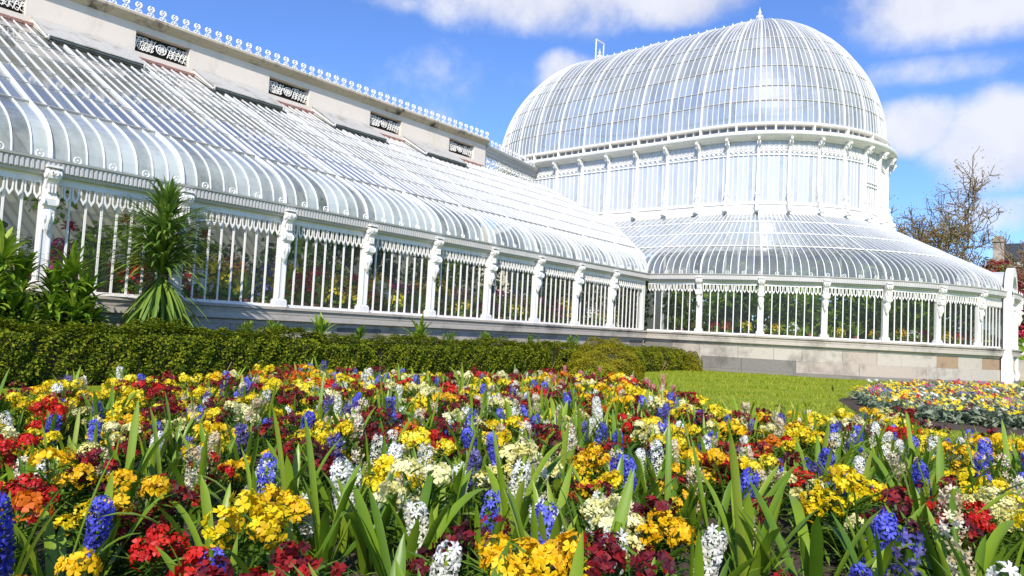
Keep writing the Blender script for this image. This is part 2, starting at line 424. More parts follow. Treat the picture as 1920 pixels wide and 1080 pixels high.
# leaf templates: blade grows along +x from the origin, faces +z
LEAF_V = [(0, 0, 0), (.35, .19, .05), (1, 0, .0), (.35, -.19, .05), (.7, .13, .04), (.7, -.13, .04)]
LEAF_F = [(0, 1, 3, 3), (1, 4, 5, 3), (4, 2, 5, 5)]
QLEAF_V = [(0, 0, 0), (.5, .3, .08), (1, 0, 0), (.5, -.3, .08)]
QLEAF_F = [(0, 1, 2, 3)]
def clean(F): return [tuple(dict.fromkeys(f)) for f in F.tolist()]
def leaf_cloud(loc, size, template='q', up=.5, rs=None, outward=None):
    r = rs or rng; n = len(loc)
    d = r.normal(size=(n, 3))
    d[:, 2] = np.abs(d[:, 2]) * 1 + up
    if outward is not None: d = d * .7 + outward * 1.1
    Rm = rot_to(d, r.uniform(0, 2 * np.pi, n))
    tv, tf = (QLEAF_V, QLEAF_F) if template == 'q' else (LEAF_V, LEAF_F)
    V, F = replicate(tv, tf, Rm, loc, size * r.uniform(.65, 1.35, n))
    return V, (F if template == 'q' else clean(F))

# ------------------------------------------------------------------ ground
CX, RD, R2, LB = 9.72, 5.05, 9.34, 8.4      # rotunda axis, drum radius, lower ring radius, straight length behind the apse
ZS, ZG = 1.17, 2.95                         # sill and gutter levels
W = 7.5                                     # depth of the wing
mb = MB(); mb.add([(-400, -400, 0), (1500, -400, 0), (1500, 1500, 0), (-400, 1500, 0)], [(0, 1, 2, 3)])
tag(mb.build('lawn', M['lawn']), 'short bright green mown lawn around the glasshouse', kind='structure')

def bed_mesh(name, poly, h, lip=.22, mat=None, n=26):
    """a mounded bed inside a closed outline"""
    poly = np.asarray(poly, float); c = poly.mean(0)
    rings = []
    pp = []
    for i in range(len(poly)):
        a, b = poly[i], poly[(i + 1) % len(poly)]
        k = max(1, int(np.linalg.norm(b - a) / .35))
        for j in range(k): pp.append(a + (b - a) * j / k)
    pp = np.array(pp); pp += rng.normal(0, .02, pp.shape)
    V = []; T = np.linspace(0, 1, n) ** 1.6
    for t in T:
        q = pp + (c - pp) * t * .999
        dd = np.linalg.norm(q - pp, axis=1)
        z = h * np.clip(dd / .5, 0, 1) ** .6 + rng.normal(0, .012, len(q)) * (t > 0) + (.004 if t == 0 else .006)
        V.append(np.column_stack([q, z]))
    m = len(pp); F = [(j * m + i, j * m + (i + 1) % m, (j + 1) * m + (i + 1) % m, (j + 1) * m + i) for j in range(n - 1) for i in range(m)]
    me = mesh_from(name, np.concatenate(V), F, mat or M['soil'], smooth=True)
    return link(name, me)
edge = [(-60, 735), (0, 728), (100, 716), (300, 706), (450, 696), (580, 682), (700, 690), (850, 698), (1040, 697), (1200, 706), (1270, 735), (1400, 768), (1550, 774), (1650, 765), (1760, 790), (1920, 812), (2000, 825)]
BED = [tuple(ground_at(x, y, .40)[:2]) for x, y in edge] + [(-14.5, -12.6), (-19, -12.8), (-23.0, -12.0), (-23.5, -8.0)]
tag(bed_mesh('bed_soil', BED, .12), 'dark crumbly soil of the big spring flower bed', kind='structure')
edge2 = [(1572, 748), (1600, 738), (1650, 731), (1750, 729), (1920, 738)]
BED2 = [tuple(ground_at(x, y, .03)[:2]) for x, y in edge2] + [(1.2, -12.4), (-6.5, -12.2), (-9.8, -11.2)] + [tuple(ground_at(1660, 790, .03)[:2]), tuple(ground_at(1600, 768, .03)[:2])]
tag(bed_mesh('border_soil', BED2, .05, n=12), 'bare brown soil of the low border on the lawn', kind='structure')
mb = MB()
mb.add([(-26, -1.25, .006), (.1, -1.25, .006), (.1, -.3, .006), (-26, -.3, .006)], [(0, 1, 2, 3)])
tag(mb.build('soil_strip', M['soil']), 'dark soil strip between the hedge and the plinth', kind='structure')
#@@BUILDING
# ------------------------------------------------------------------ the glasshouse: shared shapes
def loft(mb, pts, nrm, prof, mi=0, closed=False):
    """profile (out, z) pairs carried along a plan path with outward plan normals"""
    pts = np.asarray(pts, float); nrm = np.asarray(nrm, float); k = len(prof); n = len(pts)
    V = []
    for o, z in prof: V.append(np.column_stack([pts + nrm * o, np.full(n, z)]))
    V = np.stack(V, 1).reshape(-1, 3)
    F = []
    for i in range(n if closed else n - 1):
        j = (i + 1) % n
        for q in range(k):
            r = (q + 1) % k; F.append((i * k + q, j * k + q, j * k + r, i * k + r))
    if not closed: F += [tuple(range(k)), tuple((n - 1) * k + q for q in range(k))[::-1]]
    mb.add(V, F, mi)
# roof profile: t metres in from the gutter
_c = [np.array(p, float) for p in ((0, 2.95), (-.02, 3.52), (.42, 3.72), (1.15, 4.08))]
def bez(u): return (1 - u) ** 3 * _c[0] + 3 * u * (1 - u) ** 2 * _c[1] + 3 * u * u * (1 - u) * _c[2] + u ** 3 * _c[3]
CURVE = np.array([bez(u) for u in np.linspace(0, 1, 11)])
SL = (7.44 - 4.08) / (W - 1.15)
def prof_pts(t0, t1):
    """profile points between t0 and t1 (t, z)"""
    out = [c for c in CURVE if t0 - 1e-6 <= c[0] <= t1]
    def zz(t):
        if t >= 1.15: return 4.08 + (t - 1.15) * SL
        return float(np.interp(t, CURVE[:, 0], CURVE[:, 1]))
    if not len(out) or out[0][0] > t0 + 1e-3: out.insert(0, np.array([t0, zz(t0)]))
    for t in (2.25, 3.35, 4.45, 5.5, 6.5):
        if t0 + .02 < t < t1 - .02 and t > 1.15: out.append(np.array([t, zz(t)]))
    if out[-1][0] < t1 - 1e-3: out.append(np.array([t1, zz(t1)]))
    return np.array(out)
def zprof(t): return 4.08 + (t - 1.15) * SL if t >= 1.15 else float(np.interp(t, CURVE[:, 0], CURVE[:, 1]))
def prof_nrm(pp):
    t = np.gradient(pp, axis=0); n = np.column_stack([-t[:, 1], t[:, 0]]); n /= np.linalg.norm(n, axis=1)[:, None]
    return n          # (t component, z component), outward
def roof_bar(mb, o, inward, t0, t1, w, h, mi=0):
    """a glazing bar following the roof profile from the plan point o along the inward plan direction"""
    pp = prof_pts(t0, t1); n = prof_nrm(pp)
    o = np.asarray(o, float); d = np.asarray(inward, float)
    P3 = np.column_stack([o + pp[:, :1] * d, pp[:, 1]]); N3 = np.column_stack([n[:, :1] * d, n[:, 1]])
    mb.sweep(P3 + N3 * (h * .25), w, h, N3, mi)
CUTS = [0, 1.15, 2.25, 3.35, 4.45, 5.5, 6.5, W]
def roof_panes(mb, oa, da, ob, db, ta, tb, t1):
    """separate panes between two bars; ta, tb: where each bar starts (the valley)"""
    oa, da, ob, db = (np.asarray(a, float) for a in (oa, da, ob, db))
    for c0, c1 in zip(CUTS[:-1], CUTS[1:]):
        c1_ = min(c1, t1)
        if c0 >= t1 or (c1_ <= ta and c1_ <= tb): continue
        a0, b0 = min(max(c0, ta), c1_), min(max(c0, tb), c1_)
        if c1_ - min(a0, b0) < .02: continue
        pa, pb = prof_pts(a0, c1_) if c1_ - a0 > .02 else None, prof_pts(b0, c1_) if c1_ - b0 > .02 else None
        if pa is None or pb is None: continue
        if len(pa) != len(pb):
            k = max(len(pa), len(pb)); u = np.linspace(0, 1, k)
            f = lambda q: np.column_stack([np.interp(u, np.linspace(0, 1, len(q)), q[:, 0]), [zprof(t) for t in np.interp(u, np.linspace(0, 1, len(q)), q[:, 0])]]) if len(q) != k else q
            pa, pb = f(pa), f(pb)
        A = np.column_stack([oa + pa[:, :1] * da, pa[:, 1]]); B = np.column_stack([ob + pb[:, :1] * db, pb[:, 1]])
        k = len(A); mb.add(np.concatenate([A, B]), [(i, k + i, k + i + 1, i + 1) for i in range(k - 1)], 1 if c0 == 0 else 0)

def column_mesh():
    """cast iron pilaster; local -y is outward, origin on the sill"""
    mb = MB(); H = ZG - ZS
    mb.box((0, .0, .06), (.24, .17, .12)); mb.box((0, 0, .13), (.21, .145, .03))
    mb.box((0, 0, .72), (.17, .11, 1.17))
    for x in (-.055, .055): mb.box((x, -.062, .7), (.022, .016, 1.05))
    mb.box((0, 0, 1.32), (.2, .13, .04))
    return mb.mesh('column', M['paint'])
def bracket_mesh():
    """scrolled console with a leaf below and a rosette at its shoulder"""
    mb = MB()
    S = [(-.03, .0), (-.09, .06), (-.13, .16), (-.20, .24), (-.21, .33), (-.15, .40), (-.13, .47), (-.17, .55), (-.24, .62), (-.25, .70), (-.19, .76), (-.05, .76), (.06, .76), (.06, 0)]
    mb.prism([(y, z + .98) for y, z in S], (0, 0, 0), (0, 1, 0), (0, 0, 1), (1, 0, 0), .15)
    # leaf that hangs over the shaft
    mb.lathe([(.01, .82), (.05, .88), (.085, 1.0), (.10, 1.12), (.07, 1.22), (.02, 1.27)], 8, (0, -.10, 0), sx=.95, sy=.8)
    for k in range(-1, 2): mb.lathe([(.004, -.05), (.022, 0), (.024, .06), (.006, .11)], 6, (k * .05, -.17 + abs(k) * .02, 1.02))
    # round volutes on both cheeks
    for x in (-.085, .085):
        for y, z, r in ((-.165, 1.27, .06), (-.185, 1.66, .065)):
            a = np.arange(10) * 2 * np.pi / 10
            mb.tube(np.column_stack([np.full(10, x), y + r * np.cos(a) * .8, z + r * np.sin(a) * .8]), .017, 5, closed=True)
            mb.lathe([(.02, -.02), (.02, .02)], 6, (x, y, z))
    # face rosette and fluting of the upper block
    a = np.arange(8) * 2 * np.pi / 8
    mb.tube(np.column_stack([.042 * np.cos(a), np.full(8, -.262), 1.67 + .042 * np.sin(a)]), .014, 5, closed=True)
    mb.box((0, -.262, 1.67), (.03, .02, .03))
    for k in (-1, 0, 1): mb.box((k * .04, -.18, 1.46), (.018, .05, .12))
    mb.box((0, -.1, 1.765), (.19, .3, .03))
    return mb.mesh('bracket', M['paint'])
COLM, BRKM = column_mesh(), bracket_mesh()
def fringe(mb, A, B, nrm, n, z):
    """the pierced valance: pointed loops hanging side by side from A to B"""
    A = np.asarray(A, float); B = np.asarray(B, float); e = (B - A); Lh = np.linalg.norm(e); e = e / Lh; e3 = np.array([e[0], e[1], 0]); n3 = np.array([nrm[0], nrm[1], 0])
    s = Lh / n; w = s * .46; h = .26
    mb.box(np.append((A + B) / 2, z - .012), (Lh, .03, .025), rz=math.atan2(e[1], e[0]))
    out = np.array([(-w, 0), (-w * .82, -h * .72), (0, -h), (w * .82, -h * .72), (w, 0)]); inn = out * [.60, 1] * [1, .84] ; inn[:, 1] -= .005; inn[2, 1] = -h * .80
    for i in range(n):
        c = np.append(A + e[:2] * (i + .5) * s, z)
        o3 = c + out[:, :1] * e3 + out[:, 1:] * np.array([0, 0, 1.]); i3 = c + inn[:, :1] * e3 + inn[:, 1:] * np.array([0, 0, 1.])
        th = n3 * .009
        V = np.concatenate([o3 + th, i3 + th, o3 - th, i3 - th])
        F = []
        for k in range(4):
            F += [(k, k + 1, 5 + k + 1, 5 + k), (10 + k + 1, 10 + k, 15 + k, 15 + k + 1), (k, 10 + k, 10 + k + 1, k + 1), (5 + k, 5 + k + 1, 15 + k + 1, 15 + k)]
        mb.add(V, F)
def window_bay(parent, A, B, nrm, nb, nf, full=True):
    """mullions, valance and panes of one bay from plan point A to B"""
    A = np.asarray(A, float); B = np.asarray(B, float); n = np.asarray(nrm, float); e = B - A; Lh = np.linalg.norm(e); rz = math.atan2(e[1], e[0])
    mb = MB()
    mb.box(np.append((A + B) / 2, ZS + .025), (Lh, .07, .05), rz=rz)
    for i in range(1, nb):
        q = A + e * i / nb
        mb.box(np.append(q + n * .012, (ZS + ZG - .2) / 2), (.027, .03, ZG - ZS - .2), rz=rz)
    w = mb.build('window', M['paint'], parent)
    mb = MB()
    for i in range(nb):
        q0 = A + e * i / nb - n * .012; q1 = A + e * (i + 1) / nb - n * .012
        mb.add([(*q0, ZS + .03), (*q1, ZS + .03), (*q1, ZG - .1), (*q0, ZG - .1)], [(0, 1, 2, 3)])
    mb.build('pane', M['window_glass'], w)
    mb = MB(); fringe(mb, A + n * .05, B + n * .05, n, nf, ZG - .215)
    mb.box(np.append((A + B) / 2 + n * .03, ZG - .17), (Lh, .05, .085), rz=rz)
    mb.build('valance', M['paint'], w)
SILL = [(-.14, ZS - .002), (.16, ZS - .002), (.165, ZS - .05), (.13, ZS - .06), (.125, ZS - .10), (.14, ZS - .105), (.14, ZS - .135), (-.14, ZS - .135)]
FASC = [(-.14, ZS - .136), (.13, ZS - .136), (.135, ZS - .14), (.135, ZS - .245), (.12, ZS - .25), (.04, ZS - .27), (.04, ZS - .335), (-.14, ZS - .335)]
def cornice(parent, pts, nrm, L0, mb_rosette=True):
    """fluted cast gutter on the top of the columns"""
    mb = MB()
    loft(mb, pts, nrm, [(-.1, ZG - .13), (.13, ZG - .13), (.15, ZG - .11), (.15, ZG - .085), (.185, ZG - .08), (.185, ZG + .06), (.215, ZG + .07), (.225, ZG + .10), (.17, ZG + .10), (.16, ZG + .03), (-.1, ZG + .03)])
    c = mb.build('gutter', M['cornice'], parent)
    mb = MB(); pts = np.asarray(pts); nrm = np.asarray(nrm)
    seg = np.linalg.norm(np.diff(pts, axis=0), axis=1); s = np.concatenate([[0], np.cumsum(seg)])
    q = np.arange(.03, s[-1], .062)
    for t in q:
        x, y = np.interp(t, s, pts[:, 0]), np.interp(t, s, pts[:, 1]); nx, ny = np.interp(t, s, nrm[:, 0]), np.interp(t, s, nrm[:, 1])
        mb.box((x + nx * .19, y + ny * .19, ZG - .01), (.03, .022, .125), rz=math.atan2(ny, nx) + math.pi / 2)
    mb.build('fluting', M['cornice'], c)
    a = np.arange(9) * 2 * np.pi / 9; mb = MB()
    mb.tube(np.column_stack([.05 * np.cos(a), np.zeros(9), .05 * np.sin(a)]), .012, 4, closed=True); mb.lathe([(.016, -.01), (.016, .01)], 6); rm = mb.mesh('rosette', M['paint'])
    for t in np.arange(.3, s[-1], .475):
        x, y = np.interp(t, s, pts[:, 0]), np.interp(t, s, pts[:, 1]); nx, ny = np.interp(t, s, nrm[:, 0]), np.interp(t, s, nrm[:, 1])
        link('rosette', rm, c, (x + nx * .19, y + ny * .19, ZG + .145), math.atan2(ny, nx) + math.pi / 2)
    return c
def ashlar(parent, pts, nrm, z0, z1, out, blk, mats, seed, name='plinth'):
    """coursed stone: each block a little proud or shy, with open joints, so that courses and joints catch the light"""
    r = np.random.default_rng(seed); mb = MB(); pts = np.asarray(pts); nrm = np.asarray(nrm)
    seg = np.linalg.norm(np.diff(pts, axis=0), axis=1); s = np.concatenate([[0], np.cumsum(seg)])
    t = 0.
    def P(t): return np.array([np.interp(t, s, pts[:, 0]), np.interp(t, s, pts[:, 1])]), np.array([np.interp(t, s, nrm[:, 0]), np.interp(t, s, nrm[:, 1])])
    while t < s[-1] - .02:
        l = min(r.uniform(*blk), s[-1] - t); k = max(2, int(l / .3) + 1); o = out + r.uniform(-.004, .004)
        mi = int(r.choice(len(mats), p=[m[1] for m in mats]))
        q = np.linspace(t + .004, t + l - .004, k); pp, nn = zip(*[P(x) for x in q])
        loft(mb, pp, nn, [(-.12, z0), (o - .006, z0), (o, z0 + .006), (o, z1 - .006), (o - .006, z1), (-.12, z1)], mi)
        t += l
    return mb.build(name, [m[0] for m in mats], parent)

# ------------------------------------------------------------------ the long wing
wing = thing('glasshouse_wing', 'long white iron glasshouse wing with curved lean-to glass roof against a cream parapet wall', 'glasshouse', (-12, 0, 0))
class Off:      # parts are written in world coordinates; the offset keeps them in place under the Empty
    pass
def under(parent):
    """move all new children so that world coordinates stay"""
    for c in parent.children: c.location = Vector(c.location) - parent.location
X0 = -24.7
wp = [(X0, 0), (0.22, 0)]; wn = [(0, -1), (0, -1)]
wpd = [(x, 0.) for x in np.linspace(X0, .22, 30)]; wnd = [(0, -1.)] * 30
ashlar(wing, wp, wn, .0, .22, .10, (1.2, 1.9), [(M['step_stone'], 1.)], 1, 'footing')
ashlar(wing, wp, wn, .22, .84, .02, (.8, 1.4), [(M['stone_pale'], .45), (M['stone_pink'], .4), (M['stone_dark'], .15)], 2)
mb = MB(); loft(mb, wpd, wnd, SILL); mb.build('sill', M['sill_stone'], wing)
mb = MB(); loft(mb, wpd, wnd, FASC); mb.build('fascia', M['stone_pale'], wing)
for k in range(13):
    x = (k - 12) * 1.9 - (0 if k < 12 else .0)
    if k < 12:
        c = link('column', COLM, wing, (x, -.03, ZS)); link('bracket', BRKM, c)
    x1 = x + 1.9 if k < 12 else None
    if k < 11: window_bay(wing, (x + .08, 0), (x + 1.9 - .08, 0), (0, -1), 8, 16)
window_bay(wing, (-1.82, 0), (.02, 0), (0, -1), 8, 15)
mb = MB(); mb.box((.12, .02, (ZS + ZG) / 2 - .06), (.16, .14, ZG - ZS - .14)); mb.build('corner_post', M['paint'], wing)
cornice(wing, wp, wn, 0)
# roof
mbb, mbp, mbr = MB(), MB(), MB()
xs = [k * .2375 for k in range(-104, 20)]
tv = lambda x: max(0.0, x - .37)
XE = CX - RD
for i, x in enumerate(xs):
    if tv(x) > W - .3 or x > XE - .03: continue
    major = (i % 8 == 0)
    roof_bar(mbb, (x, -.02), (0, 1), tv(x), W, .04 if major else .018, .055 if major else .028)
    if i + 1 < len(xs) and xs[i + 1] < XE: roof_panes(mbp, (x, -.02), (0, 1), (xs[i + 1], -.02), (0, 1), tv(x), tv(xs[i + 1]), W)
for t, w in ((1.15, .03), (2.25, .016), (3.35, .016), (4.45, .016), (5.5, .016), (6.5, .016)):
    for a, b in ((X0, min(XE, .37 + t)),):
        z = zprof(t); mbr.sweep([(a, t - .02, z + .028), (b, t - .02, z + .028)], w, .012 if w < .02 else .03, np.array([0, -SL, 1.]) / np.hypot(1, SL))
mbb.build('glazing_bars', M['bars'], wing); mbp.build('roof_glass', [M['roof_glass'], M['curved_glass']], wing); mbr.build('roof_rail', M['rail'], wing)
mb = MB()
for a, b in zip(np.linspace(.02, XE - .37, 12)[:-1], np.linspace(.02, XE - .37, 12)[1:]):
    mb.sweep([(.37 + a, a - .02, zprof(a) + .02), (.37 + b, b - .02, zprof(b) + .02)], .10, .05, (0, 0, 1))
mb.build('valley_gutter', M['paint'], wing)
# masonry behind
mb = MB(); mb.box(((X0 + .2) / 2, W + .2, 3.6), (.2 - X0, .36, 7.2)); mb.build('back_wall', M['cream_in'], wing)
XS = [-1.15 - 3.81 * k for k in range(7)]
mb = MB(); e = X0
for xc in XS[::-1]:
    a, b = xc - .7, xc + .7
    if a > e: mb.box(((e + a) / 2, W + .17, 7.80), (a - e, .36, 1.1))
    mb.box((xc, W + .17, 7.45), (1.4 - .002, .356, .40)); mb.box((xc, W + .17, 8.27), (1.4 - .002, .356, .16))
    e = b
mb.box(((e + .22) / 2, W + .17, 7.80), (.22 - e, .36, 1.1))
mb.build('parapet', M['cream'], wing)
mb = MB()
loft(mb, [(x, W) for x in np.linspace(X0, .22, 40)] + [(.22 + .005, W)], [(0, -1)] * 41, [(-.4, 8.352), (.03, 8.352), (.06, 8.38), (.09, 8.385), (.12, 8.43), (.20, 8.45), (.24, 8.50), (.24, 8.56), (.20, 8.575), (-.44, 8.58)])
mb.build('coping', M['coping'], wing)
mb = MB()
for a in np.arange(X0, .1, .23): mb.box((a + .11, W - .03, zprof(W - .03) + .05 + rng.uniform(-.006, .006)), (.215, .05, .075))
mb.build('brick_course', M['brick_edge'], wing)
def scrollwork(mb, xc, y, zc, w, h, seed=3):
    r = np.random.default_rng(seed)
    def spiral(cx, cz, r0, turns, sgn, a0, th=.012):
        u = np.linspace(0, 1, 14); a = a0 + sgn * u * turns * 2 * np.pi; q = r0 * (1 - .75 * u)
        mb.tube(np.column_stack([cx + q * np.cos(a), np.full(14, y), cz + q * np.sin(a)]), th, 5)
    a = np.arange(14) * 2 * np.pi / 14
    for rr in (.13, .07): mb.tube(np.column_stack([xc + rr * np.cos(a), np.full(14, y), zc + rr * np.sin(a)]), .016, 5, closed=True)
    for k in range(7): mb.tube([(xc, y, zc), (xc + .13 * math.cos(k * .9), y, zc + .13 * math.sin(k * .9))], .012, 4)
    for s in (-1, 1):
        for i in range(5):
            cx = xc + s * (.21 + i * .105)
            spiral(cx, zc + .09, .085, 1.2, s, 0 + i); spiral(cx + .04 * s, zc - .09, .085, 1.2, -s, 2 + i)
            spiral(cx + s * .03, zc + .0, .05, 1, s, i)
            mb.tube([(cx - .05, y, zc - .17), (cx, y, zc), (cx + .06, y, zc + .17)], .01, 4)
for k, xc in enumerate(XS):
    mb = MB(); mb.box((xc, W + .26, 7.92), (1.4, .04, .56)); g = mb.build('vent_opening', M['black'], wing)
    mb = MB(); scrollwork(mb, xc, W + .10, 7.92, 1.4, .5); mb.build('scroll_grille', M['paint'], g)
# wooden roof vents
def hatch(xc):
    mb = MB(); a, b = xc - 1.02, xc + 1.02; y0, y1 = W - 1.22, W - .02; z0, z1 = zprof(y0) + .05, zprof(y1)
    P8 = [(a, y0, z0), (b, y0, z0), (b, y1, z1 + .02), (a, y1, z1 + .02), (a + .03, y0 + .02, z0 + .10), (b - .03, y0 + .02, z0 + .10), (b - .03, y1, z1 + .20), (a + .03, y1, z1 + .20)]
    mb.add(P8, [(0, 3, 2, 1), (4, 5, 6, 7), (0, 1, 5, 4), (1, 2, 6, 5), (2, 3, 7, 6), (3, 0, 4, 7)])
    nb = 8
    for i in range(nb):
        xa = a - .05 + (2.14) * i / nb; xb = xa + 2.14 / nb - .008; zz = .004 * (i % 2)
        mb.add([(xa, y0 - .03, z0 + .10 + zz), (xb, y0 - .03, z0 + .10 + zz), (xb, y1, z1 + .235 + zz), (xa, y1, z1 + .235 + zz),
                (xa, y0 - .03, z0 + .125 + zz), (xb, y0 - .03, z0 + .125 + zz), (xb, y1, z1 + .26 + zz), (xa, y1, z1 + .26 + zz)], [(0, 3, 2, 1), (4, 5, 6, 7), (0, 1, 5, 4), (1, 2, 6, 5), (2, 3, 7, 6), (3, 0, 4, 7)])
    h = mb.build('roof_vent', M['wood'], wing)
    mb = MB(); mb.box((xc, y0 - .015, z0 + .03), (2.1, .02, .03)); mb.build('vent_shadow_strip', M['black'], h)  # black strip stands in for the shadow line under the lid's front edge
    for s in (a, b):
        mb = MB(); mb.sweep([(s, y0 - .05, z0 + .05), (s, y1 - .0, z1 + .17)], .03, .10, (0, 0, 1))
        mb.build('vent_cheek', M['paint'], h)
for xc in XS:
    if xc + 2.2 < .2 or True: hatch(xc - 1.93)
# cresting
def crest_mesh():
    mb = MB(); a = np.arange(12) * 2 * np.pi / 12
    mb.tube(np.column_stack([.068 * np.cos(a), np.zeros(12), .19 + .068 * np.sin(a)]), .026, 6, closed=True)
    mb.lathe([(.03, -.012), (.03, .012)], 8, (0, 0, .19))
    mb.box((0, 0, .05), (.03, .03, .1)); mb.box((0, 0, .012), (.17, .03, .024))
    for s in (-1, 1): mb.tube([(0, 0, .09), (s * .05, 0, .075), (s * .085, 0, .03), (s * .06, 0, .01)], .014, 5)
    return mb.mesh('cresting_finial', M['paint'])
CRM = crest_mesh()
mb = MB(); mb.sweep([(X0, W - .16, 8.59), (.2, W - .16, 8.59)], .03, .03, (0, 0, 1)); mb.build('cresting_rail', M['paint'], wing)
for k in range(81): link('cresting_finial', CRM, wing, (.1 - .305 * k, W - .16, 8.60))
# pierced link between the parapet end and the drum
A, B = np.array([.24, W + .12]), np.array([CX - RD - .12, 8.35]); e = B - A; LL = np.linalg.norm(e); e /= LL; nn = np.array([e[1], -e[0]])
mb = MB(); lp = [tuple(A + e * t) for t in np.linspace(0, LL, 8)]
loft(mb, lp, [tuple(nn)] * 8, [(-.12, 8.02), (.06, 8.02), (.07, 8.16), (.11, 8.18), (.11, 8.24), (.20, 8.30), (.22, 8.36), (.22, 8.40), (-.12, 8.42)])
lk = mb.build('link_beam', M['cornice'], wing)
mb = MB(); a = np.arange(12) * 2 * np.pi / 12
for i in range(13):
    for j in range(4):
        c = A + e * (.17 + i * .345); z = 7.85 - j * .345
        if z < zprof(min(c[1], W)) - .3: continue
        mb.tube(np.column_stack([c[0] + e[0] * .155 * np.cos(a), c[1] + e[1] * .155 * np.cos(a), z + .155 * np.sin(a)]), .022, 5, closed=True)
        for q in range(4):
            t = q * np.pi / 2 + .785; dx, dz = .155 * math.cos(t), .155 * math.sin(t)
            mb.tube([(c[0] + e[0] * dx * .25, c[1] + e[1] * dx * .25, z + dz * .25), (c[0] + e[0] * dx, c[1] + e[1] * dx, z + dz)], .03, 5)
mb.build('pierced_lattice', M['paint'], lk)
mb = MB()
for k in range(15):
    c = A + e * (.15 + k * .305); q = len(mb.v)
    src = CRM
    vv = np.array([v.co[:] for v in src.vertices]); rz = math.atan2(e[1], e[0]); Rz = np.array([(math.cos(rz), math.sin(rz), 0), (-math.sin(rz), math.cos(rz), 0), (0, 0, 1)])
    mb.add(vv @ Rz + np.array([c[0] + nn[0] * .12, c[1] + nn[1] * .12, 8.41]), [tuple(p.vertices) for p in src.polygons])
mb.build('link_cresting', M['paint'], lk)
mb = MB(); mb.box(((X0 + .3) / 2, W / 2 + .05, .04), (.3 - X0, W - .1, .06)); mb.build('tiled_floor', M['slate'], wing)

# ------------------------------------------------------------------ the domed rotunda
dome = thing('domed_rotunda', 'white iron and glass rotunda with tall bulbous ridged dome over a glazed drum', 'glasshouse', (CX, 4, 0))
NA = 64
rp, rn = [], []
for i in range(NA + 1):
    a = -math.pi + math.pi * i / NA; rp.append((CX + R2 * math.cos(a), R2 * math.sin(a))); rn.append((math.cos(a), math.sin(a)))
rp += [(CX + R2, 4.), (CX + R2, 12.)]; rn += [(1, 0), (1, 0)]
ashlar(dome, rp, rn, .0, .10, .16, (1.1, 2.0), [(M['step_stone'], 1.)], 5, 'footing')
ashlar(dome, rp, rn, .10, .46, .055, (1.1, 2.2), [(M['stone_pale'], .5), (M['stone_pink'], .38), (M['stone_dark'], .12)], 21, 'lower_course')
ashlar(dome, rp, rn, .46, .84, .022, (.75, 1.3), [(M['stone_pale'], .3), (M['stone_pink'], .2), (M['stone_brown'], .35), (M['stone_dark'], .15)], 33)
mb = MB(); loft(mb, rp, rn, [(o, z - .002) for o, z in SILL]); mb.build('sill', M['sill_stone'], dome)
mb = MB(); loft(mb, rp, rn, [(o, z - .002) for o, z in FASC]); mb.build('fascia', M['stone_pale'], dome)
for j in range(0, 17):
    a = -math.pi + math.pi * j / 16; n = (math.cos(a), math.sin(a))
    if j: 
        c = link('column', COLM, dome, (CX + (R2 + .02) * n[0], (R2 + .02) * n[1], ZS), a + math.pi / 2); link('bracket', BRKM, c)
    if j < 16:
        d0, d1 = .085 / R2, .085 / R2; b0, b1 = a + d0, a + math.pi / 16 - d1; am = (b0 + b1) / 2
        window_bay(dome, (CX + R2 * math.cos(b0), R2 * math.sin(b0)), (CX + R2 * math.cos(b1), R2 * math.sin(b1)), (math.cos(am), math.sin(am)), 7, 15)
for k in range(4):
    y = 1.9 * k
    c = link('column', COLM, dome, (CX + R2 + .02, y + 1.9, ZS), math.pi / 2); link('bracket', BRKM, c)
    window_bay(dome, (CX + R2, y + .08), (CX + R2, y + 1.82), (1, 0), 7, 15)
cornice(dome, rp, rn, 0)
def stad(s, r, rd):
    """a point at distance r from the axis of the stadium plan; s is measured on radius rd from the back of the left side"""
    if s <= LB: return np.array([CX - r, LB - s]), np.array([-1., 0.])
    s -= LB
    if s <= math.pi * rd:
        a = -math.pi + s / rd; n = np.array([math.cos(a), math.sin(a)]); return np.array([CX, 0.]) + n * r, n
    s -= math.pi * rd
    if s <= LB: return np.array([CX + r, s]), np.array([1., 0.])
    s -= LB; a = s / rd; n = np.array([math.cos(a), math.sin(a)]); return np.array([CX, LB]) + n * r, n
# lower curved roof
mbb, mbp, mbr = MB(), MB(), MB(); TT = R2 - RD + .02
S = [LB - .2375 * k for k in range(18, 0, -1)] + [LB + R2 * math.pi * i / 128 for i in range(129)] + [LB + math.pi * R2 + .2375 * k for k in range(1, 34)]
for i, s in enumerate(S):
    (p, n) = stad(s, R2 + .02, R2); t0 = max(0, LB - s) if s < LB else 0
    major = s >= LB - 1e-6 and abs(((s - LB) / (R2 * math.pi / 16)) % 1) < .02
    if t0 < TT - .1: roof_bar(mbb, p, -n, t0, TT, .045 if major else .02, .07 if major else .035)
    if i + 1 < len(S):
        p2, n2 = stad(S[i + 1], R2 + .02, R2); t2 = max(0, LB - S[i + 1]) if S[i + 1] < LB else 0
        roof_panes(mbp, p, -n, p2, -n2, t0, t2, TT)
mbb.build('glazing_bars', M['bars'], dome); mbp.build('roof_glass', [M['clear_slope'], M['clear_curved']], dome)
for t, w in ((1.15, .035), (2.25, .016), (3.35, .016)):
    q = [stad(s, R2 + .02 - t, R2) for s in S if s >= LB - t]
    mbr.sweep([(*a, zprof(t) + .03) for a, b in q], w, .03, np.array([(0, 0, 1.)] * len(q)))
mbr.build('roof_rail', M['bars'], dome)
